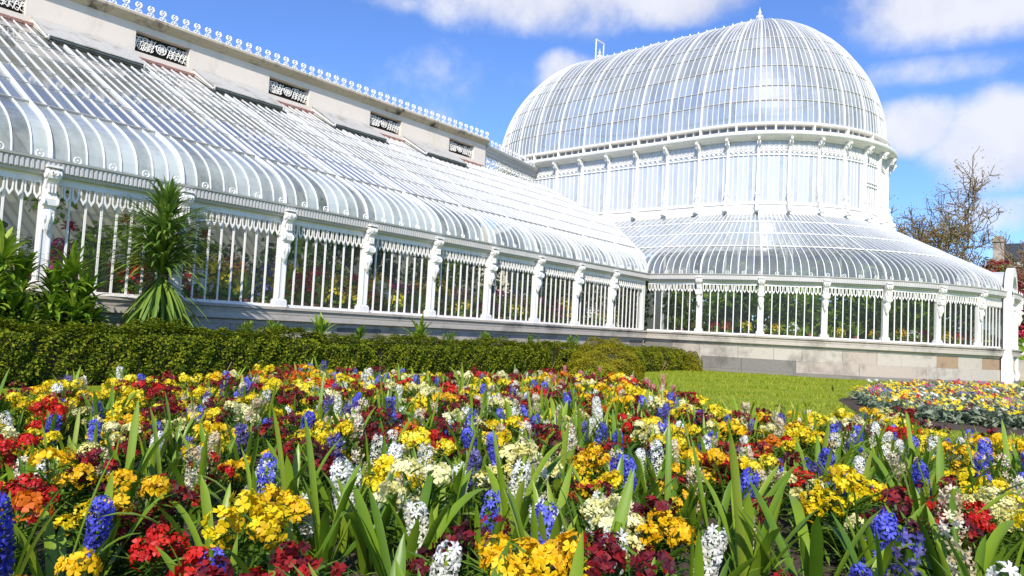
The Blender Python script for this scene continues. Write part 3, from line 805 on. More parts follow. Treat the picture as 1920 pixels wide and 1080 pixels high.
# drum
ZD0, ZD1 = 6.10, 8.46
def drum_path(m=4):
    S_ = list(np.linspace(0, LB, 9)[:-1]) + list(LB + RD * np.linspace(0, math.pi, 15 * m)) + list(LB + math.pi * RD + np.linspace(0, LB, 9)[1:]) + list(2 * LB + math.pi * RD + RD * np.linspace(0, math.pi, 13 * m)[1:-1])
    q = [stad(s, RD, RD) for s in S_]; return [a for a, b in q], [b for a, b in q]
dp_, dn_ = drum_path()
mb = MB(); z5 = zprof(TT)
loft(mb, dp_, dn_, [(-.10, z5 - .1), (.10, z5 - .1), (.10, z5 + .05), (.03, z5 + .07), (.03, ZD0 - .05), (.07, ZD0 - .04), (.07, ZD0 + .01), (-.10, ZD0 + .01)], closed=True)
mb.build('drum_base', M['paint'], dome)
mb = MB()
loft(mb, dp_, dn_, [(-.12, ZD1 - .01), (.08, ZD1 - .01), (.10, ZD1 + .04), (.30, ZD1 + .08), (.40, ZD1 + .15), (.42, ZD1 + .20), (.42, ZD1 + .27), (.34, ZD1 + .29), (.02, ZD1 + .31), (-.12, ZD1 + .31)], closed=True)
mb.build('drum_cornice', M['paint'], dome)
mb = MB(); loft(mb, dp_, dn_, [(-.10, ZD1 + .305), (-.04, ZD1 + .305), (-.04, ZD1 + .58), (-.10, ZD1 + .58)], closed=True)
cs = mb.build('clerestory_strip', M['rail'], dome)
mb = MB(); loft(mb, dp_, dn_, [(-.12, 9.03), (.16, 9.03), (.18, 9.06), (.18, 9.11), (.10, 9.14), (-.12, 9.14)], closed=True)
mb.build('dome_ring', M['paint'], dome)
cols = [LB - (.27 + 1.3645 * k) for k in range(5, -1, -1)] + [LB + RD * (.1665 + .2125 * j) for j in range(15)] + [LB + math.pi * RD + 1.36 * k for k in range(1, 7)] + [2 * LB + math.pi * RD + RD * math.pi * k / 14 for k in range(0, 15)]
per = 2 * LB + 2 * math.pi * RD
def drum_col():
    mb = MB(); H = ZD1 - z5
    mb.box((0, 0, H / 2 + .03), (.10, .12, H - .08)); mb.box((0, -.02, H / 2 + .03), (.05, .14, H - .2))
    c = mb.mesh('drum_column', M['paint'])
    mb = MB()   # foot scroll and top bracket
    Sx = [(-.03, 0), (-.34, .02), (-.36, .10), (-.27, .18), (-.22, .26), (-.24, .36), (-.19, .46), (-.13, .52), (-.12, .64), (-.15, .72), (-.11, .80), (-.08, .92), (-.07, 1.08), (-.03, 1.12)]
    mb.prism(Sx, (0, 0, 0.02), (0, 1, 0), (0, 0, 1), (1, 0, 0), .11)
    for y, z, r in ((-.29, .10, .07), (-.19, .38, .06), (-.12, .7, .045)):
        a = np.arange(9) * 2 * np.pi / 9
        for x in (-.06, .06): mb.tube(np.column_stack([np.full(9, x), y + r * np.cos(a), z + r * np.sin(a)]), .02, 5, closed=True)
    f = mb.mesh('foot_scroll', M['paint'])
    mb = MB(); Sx = [(-.05, -.55), (-.09, -.45), (-.10, -.3), (-.17, -.2), (-.28, -.14), (-.36, -.08), (-.36, 0), (.03, 0), (.03, -.55)]
    mb.prism(Sx, (0, 0, H + .06), (0, 1, 0), (0, 0, 1), (1, 0, 0), .08)
    a = np.arange(9) * 2 * np.pi / 9
    for x in (-.05, .05): mb.tube(np.column_stack([np.full(9, x), -.2 + .07 * np.cos(a), H - .11 + .07 * np.sin(a)]), .018, 5, closed=True)
    return c, f, mb.mesh('eaves_bracket', M['paint'])
DCM, FSM, EBM = drum_col()
mbw = MB(); mbf = MB(); mbg = MB(); mbm = MB()
NB = 6
for i, s in enumerate(cols[:36]):
    p, n = stad(s, RD + .05, RD)
    o = link('drum_column', DCM, dome, (p[0], p[1], z5 - .02), math.atan2(n[1], n[0]) + math.pi / 2)
    link('foot_scroll', FSM, o); link('eaves_bracket', EBM, o)
bays = list(zip(cols[:-1], cols[1:])) + [(0.001, cols[0])]
for bi, (s0, s1) in enumerate(bays):
    if s1 - s0 < .3: continue
    q = np.linspace(s0, s1, NB + 1); mbm = MB(); mbf = MB(); mbg = MB()
    casement = bi == 11
    for k in range(NB + 1):
        p, n = stad(q[k], RD, RD); rz = math.atan2(n[1], n[0]) + math.pi / 2
        if 0 < k < NB: mbm.box((p[0], p[1], (ZD0 + ZD1) / 2), (.024 if k % 2 else .032, .04, ZD1 - ZD0 - .04), rz=rz)
        if k < NB:
            p2, n2 = stad(q[k + 1], RD, RD); pm = (p + p2) / 2; e_ = p2 - p; ll = np.linalg.norm(e_)
            for z, h in ((ZD0 + .03, .05), (7.93, .045), (8.10, .02)) + (((7.25, .05), (7.1, .03)) if casement else ()): mbm.box((*(pm + n * .012), z), (ll, .05, h), rz=math.atan2(e_[1], e_[0]))
            pa, pb = p - n * .01, p2 - n2 * .01
            mbg.add([(*pa, ZD0), (*pb, ZD0), (*pb, 7.93), (*pa, 7.93)], [(0, 1, 2, 3)]); mbg.add([(*pa, 7.93), (*pb, 7.93), (*pb, ZD1), (*pa, ZD1)], [(0, 1, 2, 3)])
            # fretwork
            ax = np.append(e_ / ll, 0)
            for u in (.25, .5, .75): mbf.box((*(p + e_ * u + n * .03), 8.28), (.014, .02, .34), rz=math.atan2(e_[1], e_[0]))
            a = np.linspace(0, np.pi, 7); c = np.append(pm + n * .03, 7.99)
            mbf.tube(c + np.outer(np.cos(a) * ll * .34, ax) + np.outer(np.sin(a) * ll * .42, (0, 0, 1)), .016, 5)
            mbf.lathe([(.004, -.045), (.03, 0), (.004, .045)], 6, (pm[0] + n[0] * .03, pm[1] + n[1] * .03, 8.17))
            mbf.box((*(p + n * .03), 8.06), (.03, .03, .16), rz=rz)
    w = mbm.build('drum_window', M['paint'], dome); mbf.build('fretwork', M['paint'], w); mbg.build('pane', M['drum_glass'], w)
# small posts in the strip under the dome ring
mb = MB()
for i, s in enumerate(np.arange(0, per, .34)):
    p, n = stad(s, RD + .02, RD); big = i % 4 == 0
    mb.box((p[0] + n[0] * (.06 if big else 0), p[1] + n[1] * (.06 if big else 0), 8.90), (.06 if big else .03, .16 if big else .04, .26), rz=math.atan2(n[1], n[0]) + math.pi / 2)
mb.build('pierced_rail', M['paint'], cs)
mb = MB()
for s in np.arange(0, per, .34):
    p, n = stad(s + .17, RD - .03, RD); mb.box((p[0], p[1], 8.90), (.22, .02, .17), rz=math.atan2(n[1], n[0]) + math.pi / 2)
mb.build('strip_glass', simple('dark_strip_glass', (.08, .09, .10), (.2, .22, .25), 3, .1), cs)
# dome shell
ZB, ZT_ = 9.12, 15.05
def dome_rz(T): return RD * (1 - T ** 2.0) ** (1 / 1.7), ZB + (ZT_ - ZB) * T
TS = np.concatenate([np.linspace(0, .9, 19), [.94, .97, .985, .995]])
PR = np.array([dome_rz(t) for t in TS]); PR = PR[PR[:, 0] > .22]
gt = np.gradient(PR, axis=0); PN = np.column_stack([gt[:, 1], -gt[:, 0]]); PN /= np.linalg.norm(PN, axis=1)[:, None]
allb = []
for s0, s1 in bays:
    if s1 - s0 < .3: continue
    for k in range(5): allb.append((s0 + (s1 - s0) * k / 5, k == 0))
allb.sort(); allb = [b for b in allb if b[0] < per]
mbb, mbp, mbr, mbj = MB(), MB(), MB(), MB()
RAILZ = [10.0, 10.75, 11.5, 12.25, 12.95, 13.7]
def axis_n(s): p, n = stad(s, 0.0, RD); return p, n
for i, (s, major) in enumerate(allb):
    p, n = axis_n(s)
    P3 = np.column_stack([p + PR[:, :1] * n, PR[:, 1]]); N3 = np.column_stack([PN[:, :1] * n, PN[:, 1]])
    (mbj if major else mbb).sweep(P3 + N3 * .015, .06 if major else .02, .085 if major else .03, N3)
    s2 = allb[(i + 1) % len(allb)][0]; p2, n2 = axis_n(s2)
    Q3 = np.column_stack([p2 + PR[:, :1] * n2, PR[:, 1]])
    lv = [0] + [int(np.argmin(np.abs(PR[:, 1] - z))) for z in RAILZ] + [len(PR) - 1]
    for a, b in zip(lv[:-1], lv[1:]):
        V = np.concatenate([P3[a:b + 1], Q3[a:b + 1]]); k = b - a + 1; mbp.add(V, [(j, k + j, k + j + 1, j + 1) for j in range(k - 1)])
mbb.build('dome_bars', M['bars'], dome); mbj.build('dome_ribs', M['paint'], dome); mbp.build('dome_glass', M['dome_glass'], dome)
for z in RAILZ[:5]:
    T = (z - ZB) / (ZT_ - ZB); r_, z_ = dome_rz(T); j = int(np.argmin(np.abs(PR[:, 1] - z))); r_, z_ = PR[j]
    pts = []
    for s in np.linspace(0, per, 300)[:-1]:
        p, n = axis_n(s); pts.append((*(p + n * (r_ + .005)), z_))
    mbr.tube(pts, .03, 4, closed=True)
mbr.build('dome_rail', M['rail'], dome)
mb = MB(); rp_ = [axis_n(s) for s in np.concatenate([np.linspace(0, LB, 8)[:-1], LB + RD * np.linspace(0, np.pi, 14), LB + np.pi * RD + np.linspace(0, LB, 8)[1:], 2 * LB + np.pi * RD + RD * np.linspace(0, np.pi, 14)[1:-1]])]
loft(mb, [a for a, b in rp_], [b for a, b in rp_], [(.0, 14.95), (.34, 14.93), (.40, 14.99), (.38, 15.05), (.22, 15.10), (.20, 15.20), (.24, 15.22), (.24, 15.28), (.0, 15.29)], closed=True)
mb.build('ridge_cap', M['cornice'], dome)
mb = MB()
for y in np.arange(.45, LB - .2, .42): mb.lathe([(.03, 0), (.015, .04), (.05, .10), (.035, .15), (.006, .21)], 6, (CX, y, 15.28))
mb.build('ridge_knobs', M['paint'], dome)
def finial(y, s):
    mb = MB()
    mb.lathe([(r * s, z * s) for r, z in [(.20, 0), (.16, .05), (.07, .10), (.06, .16), (.15, .22), (.17, .28), (.07, .36), (.05, .44), (.10, .50), (.11, .55), (.04, .62), (.03, .70), (.015, .78), (.003, .9)]], 10, (CX, y, 15.27))
    for k in range(6):
        a = k * math.pi / 3; d = np.array([math.cos(a), math.sin(a), 0]); b = np.array([CX, y, 15.27])
        mb.tube([b + d * .06 * s + (0, 0, .16 * s), b + d * .2 * s + (0, 0, .22 * s), b + d * .17 * s + (0, 0, .33 * s), b + d * .08 * s + (0, 0, .36 * s)], .022 * s, 5)
    mb.build('finial', M['paint'], dome)
finial(0.05, .75); finial(LB + .1, .75)
mb = MB(); y = LB + .1
for x in (-.36, .36): mb.box((CX + x, y, 15.7), (.05, .05, 1.1))
mb.box((CX, y, 16.27), (.77, .05, .05)); mb.build('finial_guard', M['paint'], dome)
# entrance porch, seen almost edge on
PY = -9.72
def porch():
    mb = MB()
    for x in (7.72, 9.75): mb.box((x, -9.30, 1.9), (.34, .22, 2.3)); mb.box((x, -9.30, .42), (.5, .30, .84)); mb.box((x, -9.30, .9), (.44, .27, .10))
    a = np.linspace(0, np.pi, 21)
    for (cx, r, zc, w_) in ((8.735, 1.0, 1.9, .30),):
        o = [(cx + (r + w_ / 2) * math.cos(t), zc + 1.0 + (r * .88 + w_ / 2) * math.sin(t)) for t in a] + [(cx + (r - w_ / 2) * math.cos(t), zc + 1.0 + (r * .88 - w_ / 2) * math.sin(t)) for t in a[::-1]]
        k = 21
        for y0, y1 in ((-9.41, -9.2),):
            V = [(x, y0, z) for x, z in o] + [(x, y1, z) for x, z in o]; F = []
            for i in range(k - 1):
                F += [(i, i + 1, 2 * k - 2 - i, 2 * k - 1 - i), (2 * k + i + 1, 2 * k + i, 4 * k - 1 - i, 4 * k - 2 - i), (i, 2 * k + i, 2 * k + i + 1, i + 1), (2 * k - 1 - i, 2 * k - 2 - i, 4 * k - 2 - i, 4 * k - 1 - i)]
            mb.add(V, F)
    o = mb.build('porch_arch', M['paint'], dome)
    mb = MB()
    for x in (7.72, 9.75):
        S1 = [(0, 0), (-.30, .02), (-.36, .16), (-.30, .30), (-.18, .38), (-.14, .5), (-.20, .62), (-.16, .72), (0, .74)]
        mb.prism(S1, (x - .0, -9.30, .10), (0, .55, 0), (0, 0, 1), (1, 0, 0), .26)
        S3 = [(0, 0), (-.06, .06), (-.16, .12), (-.20, .3), (-.14, .42), (-.2, .55), (-.2, .66), (0, .66)]
        mb.prism(S3, (x, -9.36, 2.15), (0, .5, 0), (0, 0, 1), (1, 0, 0), .22)
    mb.build('porch_scroll', M['paint'], o)
    mb = MB(); k = 13; a = np.linspace(0, np.pi, k); V = []
    for y0 in (-9.2, -7.8): V += [(8.735 + 1.0 * math.cos(t), y0, 2.9 + .9 * math.sin(t)) for t in a]
    mb.add(V, [(i, i + 1, k + i + 1, k + i) for i in range(k - 1)]); mb.build('porch_roof', M['cornice'], o)
    mb = MB(); mb.box((8.735, -9.24, 1.6), (1.7, .04, 2.6)); mb.build('porch_door', M['paint'], o)
porch()
mb = MB(); mb.box((CX, 12.0, 3.0), (2 * R2, .4, 6.0)); mb.box((CX, 13.6, 3.2), (2 * RD, .3, 5.6)); mb.box((CX + R2, 9.8, 3.0), (.3, 4.3, 6.0)); mb.box((CX - R2 + .02, 9.9, 3.0), (.3, 4.0, 6.0)); mb.build('rear_wall', M['cream_in'], dome)
k = 40; aa = np.linspace(-math.pi, 0, k)
mb = MB(); V = [(CX + (R2 - .15) * math.cos(t), (R2 - .15) * math.sin(t), .05) for t in aa] + [(CX + R2 - .15, 11.8, .05), (CX - R2 + .15, 11.8, .05)]
mb.add(V, [tuple(range(len(V)))]); mb.build('tiled_floor', M['slate'], dome)
mb = MB()   # slender iron columns that carry the drum
for s in cols[:36:2]:
    p, n = stad(s, RD - .02, RD)
    if p[1] < 9: mb.lathe([(.10, 0), (.06, .2), (.05, 5.4), (.11, 5.75)], 8, (p[0], p[1], .05))
mb.build('inner_columns', M['paint'], dome)
under(wing); under(dome)
# ------------------------------------------------------------------ hedge and shrubs
def inside_poly(poly, x, y):
    poly = np.asarray(poly); c = np.zeros(len(x), bool); j = len(poly) - 1
    for i in range(len(poly)):
        xi, yi, xj, yj = *poly[i], *poly[j]
        with np.errstate(divide='ignore', invalid='ignore'):
            t = ((yi > y) != (yj > y)) & (x < (xj - xi) * (y - yi) / (yj - yi + 1e-12) + xi)
        c ^= t; j = i
    return c
def hedge(name, x0, x1, yc, wd, ht, n, label, seed):
    r = np.random.default_rng(seed); L_ = x1 - x0
    u = r.uniform(0, 1, n); t = r.uniform(0, 1, n)
    per_ = 2 * ht + wd; q = t * per_
    # section: front face, top, back face, with a soft shoulder
    x = x0 + L_ * u
    lump = .055 * np.sin(x * 2.7 + 1) + .04 * np.sin(x * 6.3 + q * 2) + .035 * np.sin(x * 11 + q * 7) + .03 * np.sin(x * 19 - q * 11)
    y = np.where(q < ht, -wd / 2, np.where(q < ht + wd, -wd / 2 + (q - ht), wd / 2)); z = np.where(q < ht, q, np.where(q < ht + wd, ht, per_ - q))
    ny = np.where(q < ht, -1., np.where(q < ht + wd, 0, 1.)); nz_ = np.where((q >= ht) & (q < ht + wd), 1., .15)
    # round the shoulders and ends
    ed = np.minimum(np.minimum(u * L_, (1 - u) * L_), .5)
    sh = 1 - .5 * (1 - ed / .5) ** 2
    k = np.maximum(0, np.abs(y) / (wd / 2) - .6) / .4; kz = np.maximum(0, z / ht - .72) / .28
    cut = np.minimum(k, kz) ** 1.5 * .10
    dep = r.exponential(.035, n) - .01
    under_ = np.maximum(0, .2 - z) * .5
    y = (y - np.sign(y) * (cut + under_)) * sh + ny * (lump - dep); z = (z - cut) * (1 - .12 * (1 - ed / .5) ** 2) + nz_ * (lump * .8 - dep * (nz_ > .5))
    keep = z > .03; loc = np.column_stack([x, yc + y, z])[keep]
    out = np.column_stack([np.zeros(n), ny, nz_])[keep]
    V, F = leaf_cloud(loc, .042, 'q', .3, r, out)
    V[:, 0] -= x0; V[:, 1] -= yc
    me = mesh_from(name, V, F, M['hedge'])
    o = link(name, me, None, (x0, yc, 0)); tag(o, label, 'hedge')
    mb = MB(); mb.box((L_ / 2, 0, ht / 2 - .03), (L_ - .3, wd - .26, ht - .16)); mb.build('dark_core', M['hedge_in'], o)  # added solid dark core box behind the leaves
    k2 = 260; r2 = r.uniform(size=(k2, 3)); mb = MB()
    for a, b, c in r2[: int(L_ * 14)]: mb.tube([(a * L_, (b - .5) * wd * .7, 0), (a * L_ + c * .1, (b - .5) * wd, .3)], .009, 4)
    mb.build('hedge_stems', M['bark'], o)
    return o
hedge('box_hedge', -23.5, -13.5, -1.55, .8, .75, 84000, 'tall left stretch of clipped box hedge below the spiky plant', 13)
hedge('box_hedge', -13.6, -6.9, -1.62, .75, .69, 50000, 'lower middle stretch of clipped box hedge left of the golden bush', 3)
hedge('box_hedge', -7.6, -2.2, -1.75, .8, .66, 30000, 'short clipped box hedge running behind the golden rounded bush', 4)
hedge('box_hedge', -2.1, -.35, -1.7, .75, .66, 9000, 'small end piece of box hedge by the corner of the lawn', 5)
def round_bush(x, y, rx, ry, h, n, mat, label, name='rounded_bush', seed=1, leaf=.045, lump=.07, cat='shrub', z0=0):
    r = np.random.default_rng(seed)
    d = r.normal(size=(n, 3)); d[:, 2] = np.abs(d[:, 2]); d /= np.linalg.norm(d, axis=1)[:, None]
    f = 1 + lump * np.sin(d[:, 0] * 7 + seed) + lump * .8 * np.sin(d[:, 1] * 9 + d[:, 2] * 5) + lump * .5 * np.sin(d[:, 2] * 17 + d[:, 0] * 13) - r.exponential(.05, n)
    loc = d * f[:, None] * np.array([rx, ry, h])
    V, F = leaf_cloud(loc, leaf, 'q', .2, r, d)
    o = link(name, mesh_from(name, V, F, mat), None, (x, y, z0)); tag(o, label, cat)
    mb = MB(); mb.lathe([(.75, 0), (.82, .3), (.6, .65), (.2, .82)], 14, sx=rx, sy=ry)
    v = mb.v[0]; v[:, 2] *= h; mb.build('dark_core', M['hedge_in'], o)  # added solid dark core inside the leaf shell
    return o
g = ground_at(1150, 712)
round_bush(g[0] + .35, g[1] + .45, .92, .85, .84, 30000, M['hedge_gold'], 'rounded golden bronze bush swelling out in front of the box hedge', seed=2, leaf=.03)
round_bush(-.42, -2.05, .36, .36, .58, 6000, M['hedge_gold'], 'small golden tuft at the lawn end of the hedge', seed=6, leaf=.035)

def long_leaves(r, n, base, d0, length, width, droop, segs=6, fold=.25, blunt=False):
    """blades rising from base points along d0 and bending down; arrays of n; returns V, F"""
    t = np.linspace(0, 1, segs + 1)
    d0 = d0 / np.linalg.norm(d0, axis=1)[:, None]
    side = np.cross(d0, np.array([0, 0, 1.])); ln = np.linalg.norm(side, axis=1)[:, None]
    side = np.where(ln < .05, np.array([[1., 0, 0]]), side / (ln + 1e-9))
    V = np.empty((n, segs + 1, 3, 3)); pos = base.astype(float).copy(); d = d0.copy()
    st = (length / segs)[:, None]
    for i in range(segs + 1):
        w = width * (np.sin(np.pi * np.clip(t[i] * .92 + .06, 0, 1)) ** .55 if not blunt else min(1, .55 + 2 * t[i]) * min(1, (1 - t[i]) * 4.5) ** .6) if i < segs else width * .05
        up = np.cross(side, d)
        c = (w / 2)[:, None]
        V[:, i, 0] = pos - side * c + up * c * fold; V[:, i, 1] = pos; V[:, i, 2] = pos + side * c + up * c * fold
        pos = pos + d * st
        d = d + np.column_stack([np.zeros(n), np.zeros(n), -droop / segs * (.4 + 1.4 * t[i])]); d /= np.linalg.norm(d, axis=1)[:, None]
    F = []
    for i in range(segs):
        for k in (0, 1): F.append((3 * i + k, 3 * i + k + 1, 3 * i + 3 + k + 1, 3 * i + 3 + k))
    F = np.array(F)[None] + (np.arange(n) * 3 * (segs + 1))[:, None, None]
    return V.reshape(-1, 3), F.reshape(-1, 4)
def join(parts):
    V, F, n = [], [], 0
    for v, f in parts: V.append(v); F.append(np.asarray(f) + n); n += len(v)
    return np.concatenate(V), np.concatenate(F)

def echium(x, y, h, name, label, seed, rad=.42, skirt=True):
    r = np.random.default_rng(seed); n = 760
    z = np.where(r.random(n) < .38, r.uniform(.40, .62, n), r.uniform(.55, 1, n)) * h; a = r.uniform(0, 2 * np.pi, n); fr = z / h
    el = np.where(fr > .88, 1.05, np.where(fr > .58, .5, -.95)) + r.normal(0, .25, n)
    d = np.column_stack([np.cos(a) * np.cos(el), np.sin(a) * np.cos(el), np.sin(el)])
    ln = np.where(fr > .88, .42, np.where(fr > .58, .78, .80)) * r.uniform(.8, 1.25, n) * rad / .42; wd = np.where(fr > .58, .042, .045) * r.uniform(.8, 1.2, n)
    b = np.column_stack([d[:, 0] * .03, d[:, 1] * .03, z])
    V, F = long_leaves(r, n, b, d, ln, wd, np.where(fr > .58, 1.15, .7), 6, .2)
    o = link(name, mesh_from(name, V, F, M['echium']), None, (x, y, 0)); tag(o, label, 'plant')
    mb = MB(); mb.tube([(0, 0, 0), (.02, 0, h * .5), (0, .02, h * .98)], [.05, .045, .02], 8); mb.build('stem', M['bark'], o)
echium(-15.72, -.72, 2.62, 'spire_plant', 'tall spiky plant with a drooping skirt of long leaves against the wing', 11, .44)
def rosette_shrub(x, y, heads, label, seed, cat='shrub', name='leafy_shrub', mat='euphorb', L0=.34, wd=.06):
    r = np.random.default_rng(seed); parts = []; mb = MB()
    for hx, hy, hz, sc_ in heads:
        n = 70; a = r.uniform(0, 2 * np.pi, n); el = r.uniform(-.5, 1.35, n)
        d = np.column_stack([np.cos(a) * np.cos(el), np.sin(a) * np.cos(el), np.sin(el)])
        b = np.tile([hx, hy, hz], (n, 1)) + d * .03 - np.column_stack([np.zeros(n), np.zeros(n), (1.35 - el) * .14 * sc_])
        parts.append(long_leaves(r, n, b, d, L0 * sc_ * r.uniform(.7, 1.2, n), wd * sc_ * r.uniform(.8, 1.2, n), r.uniform(.7, 1.6, n), 5, .25))
        mb.tube([(hx * .3, hy * .3, 0), (hx * .8, hy * .8, hz * .6), (hx, hy, hz)], .02, 5)
    V, F = join(parts)
    o = link(name, mesh_from(name, V, F, M[mat]), None, (x, y, 0)); tag(o, label, cat); mb.build('stem', M['stem'], o)
    return o
r = np.random.default_rng(5)
rosette_shrub(-17.62, -.75, [(-.45, 0, 1.45, 1.3), (-.15, -.1, 1.62, 1.25), (.1, .05, 1.3, 1.2), (-.3, -.2, 1.05, 1.2), (0, -.2, .95, 1.1), (-.6, -.1, 1.1, 1.2), (-.1, .1, .8, 1.1), (.15, -.15, .75, 1), (-.45, -.2, .75, 1.1), (-.8, 0, 1.5, 1.2), (-1.1, 0, 1.2, 1.2)], 'bright green long-leaved shrub at the left edge behind the hedge', 21)
rosette_shrub(-16.95, -.78, [(0, 0, 1.45, 1.2), (-.2, 0, 1.25, 1.1), (.18, .0, 1.15, 1.1), (0, -.2, .95, 1.1), (.25, -.1, .85, 1.0), (-.25, -.15, .85, 1), (.1, .1, .7, 1)], 'second long-leaved shrub, between the left edge shrub and the spiky plant', 22)
for i, (px, py, s, L0) in enumerate([(600, 628, 1.0, .36), (672, 640, .8, .26), (785, 632, 1.15, .4), (512, 618, .9, .2), (840, 640, .6, .2), (905, 640, .6, .2), (1075, 645, .7, .22), (345, 600, .8, .2), (455, 608, .7, .2), (1000, 642, .5, .2)]):
    v = ray(px, py + 6); p = CAM + v * ((-.72 - CAM[1]) / v[1])
    big = i in (0, 1, 2)
    rosette_shrub(p[0], -.72, [(0, 0, .70, s)] if big else [(r.uniform(-.15, .15), r.uniform(-.1, .1), .72 + r.uniform(0, .12), s * .6) for _ in range(5)],
                  ['broad-leaved rosette poking above the hedge beside the spiky plant', 'thin-leaved tuft between two rosettes behind the hedge', 'largest pale rosette above the hedge in front of the plinth', 'yellow-green leafy sprig above the hedge near the tall spiky plant', 'small sprig above the hedge right of the largest rosette', 'second small sprig above the hedge, under the wing sill', 'leafy sprig above the hedge just left of the golden bush', 'sprig at the foot of the spiky plant skirt', 'low green sprig between spiky plant and broad rosette', 'tiny sprig above the hedge before the leafy sprig by the golden bush'][i],
                  40 + i, 'plant', 'border_plant', 'euphorb', L0, .07 if big else .04)

# ------------------------------------------------------------------ behind the glass: benches, flowers, foliage
def flower_mound(name, petal, leafm, seed, rad=.2, h=.34, nf=85, fs=.058):
    r = np.random.default_rng(seed); n = 110
    d = r.normal(size=(n, 3)); d[:, 2] = np.abs(d[:, 2]); d /= np.linalg.norm(d, axis=1)[:, None]
    V, F = leaf_cloud(d * [rad, rad, h] * r.uniform(.5, .95, n)[:, None], .10, 'q', .3, r, d)
    a = mesh_from(name, V, F, leafm)
    d = r.normal(size=(nf, 3)); d[:, 2] = np.abs(d[:, 2]) + .3; d /= np.linalg.norm(d, axis=1)[:, None]
    tv = [(0, 0, 0)] + [(math.cos(k * math.pi / 3) * .5, math.sin(k * math.pi / 3) * .5, .12 * (k % 2)) for k in range(6)]
    tf = [(0, 1 + k, 1 + (k + 1) % 6) for k in range(6)]
    V, F = replicate(tv, tf, rot_to(d + r.normal(0, .2, (nf, 3)), r.uniform(0, 6.28, nf)), d * [rad, rad, h] * r.uniform(.95, 1.15, nf)[:, None] + (0, 0, .03), fs * r.uniform(.8, 1.3, nf))
    b = mesh_from('blossoms', V, F, petal)
    mb = MB(); mb.lathe([(.07, -.16), (.10, -.02), (.115, -.02), (.115, .02), (.09, .02)], 12); c = mb.mesh('pot', M['terracotta'])
    return a, b, c
def tall_leafy(name, leafm, seed, h=.8, n=26, L0=.6):
    r = np.random.default_rng(seed); a = r.uniform(0, 6.28, n); el = r.uniform(.5, 1.4, n)
    d = np.column_stack([np.cos(a) * np.cos(el), np.sin(a) * np.cos(el), np.sin(el)])
    V, F = long_leaves(r, n, d * .02, d, L0 * r.uniform(.6, 1.2, n), .05 * r.uniform(.7, 1.5, n), r.uniform(.4, 1.8, n), 6, .2)
    mb = MB(); mb.lathe([(.07, -.16), (.10, -.02), (.115, -.02), (.115, .02), (.09, .02)], 12)
    return mesh_from(name, V, F, leafm), None, mb.mesh('pot', M['terracotta'])
def put(tpl, name, loc, label, cat, group, sc_=1, rz=0):
    o = link(name, tpl[0], None, loc, rz, sc_); tag(o, label, cat, group)
    if tpl[1]: link('blossoms', tpl[1], o)
    if tpl[2]: link('pot', tpl[2], o)
    return o
for y0, y1, z, lab in ((.30, 2.1, 1.08, 'low plant bench just inside the wing windows'), (2.15, 3.9, 1.45, 'raised plant bench behind the low one in the wing')):
    mb = MB(); mb.box((-11.3, (y0 + y1) / 2, z), (22.0, y1 - y0, .06)); mb.box((-11.3, y0 + .05, z / 2), (22.0, .08, z - .04))
    for x in np.arange(-22, 0, 1.9): mb.box((x, y1 - .08, z / 2), (.08, .08, z - .05))
    tag(mb.build('plant_bench', M['concrete']), lab, 'bench')
kinds = {'yellow': P['yellow'], 'orange': P['orange'], 'scarlet': P['red'], 'magenta': P['magenta'], 'violet': P['violet'], 'white': P['white'], 'golden': P['gold']}
tpl = {k: [flower_mound('potted_flower', m, M['mid_leaf'], 60 + i * 3 + j, .2 + .03 * j, .3 + .08 * j) for j in range(2)] for i, (k, m) in enumerate(kinds.items())}
leafT = [tall_leafy('pot_plant', M['mid_leaf'], 90 + j, L0=.55 + .1 * j) for j in range(3)]
r = np.random.default_rng(12)
ks = list(kinds)
for row, (y, z, dx) in enumerate(((.6, 1.27, .40), (1.3, 1.30, .46), (2.5, 1.64, .46), (3.3, 1.64, .5))):
    for x in np.arange(-18.9, -.5, dx):
        if row == 3 and r.random() < .3: continue
        pn = 'front' if row < 2 else 'raised'
        if r.random() < (.3, .3, .25, .4)[row]:
            put(leafT[r.integers(3)], 'pot_plant', (x + r.uniform(-.1, .1), y + r.uniform(-.15, .15), z), 'arching green pot plant on the %s bench inside the wing' % pn, 'potted plant', 'green pot plants on the %s bench of the wing' % pn, r.uniform(.5, .95), r.uniform(0, 6))
        else:
            c = ks[min(6, int(r.choice(7, p=[.27, .16, .12, .13, .06, .08, .18])))]
            put(tpl[c][r.integers(2)], 'potted_flower', (x + r.uniform(-.1, .1), y + r.uniform(-.15, .15), z), '%s flowering pot plant on the %s bench inside the wing' % (c, pn), 'potted plant', '%s pot plants on the %s bench of the wing' % (c, pn), r.uniform(.95, 1.5), r.uniform(0, 6))
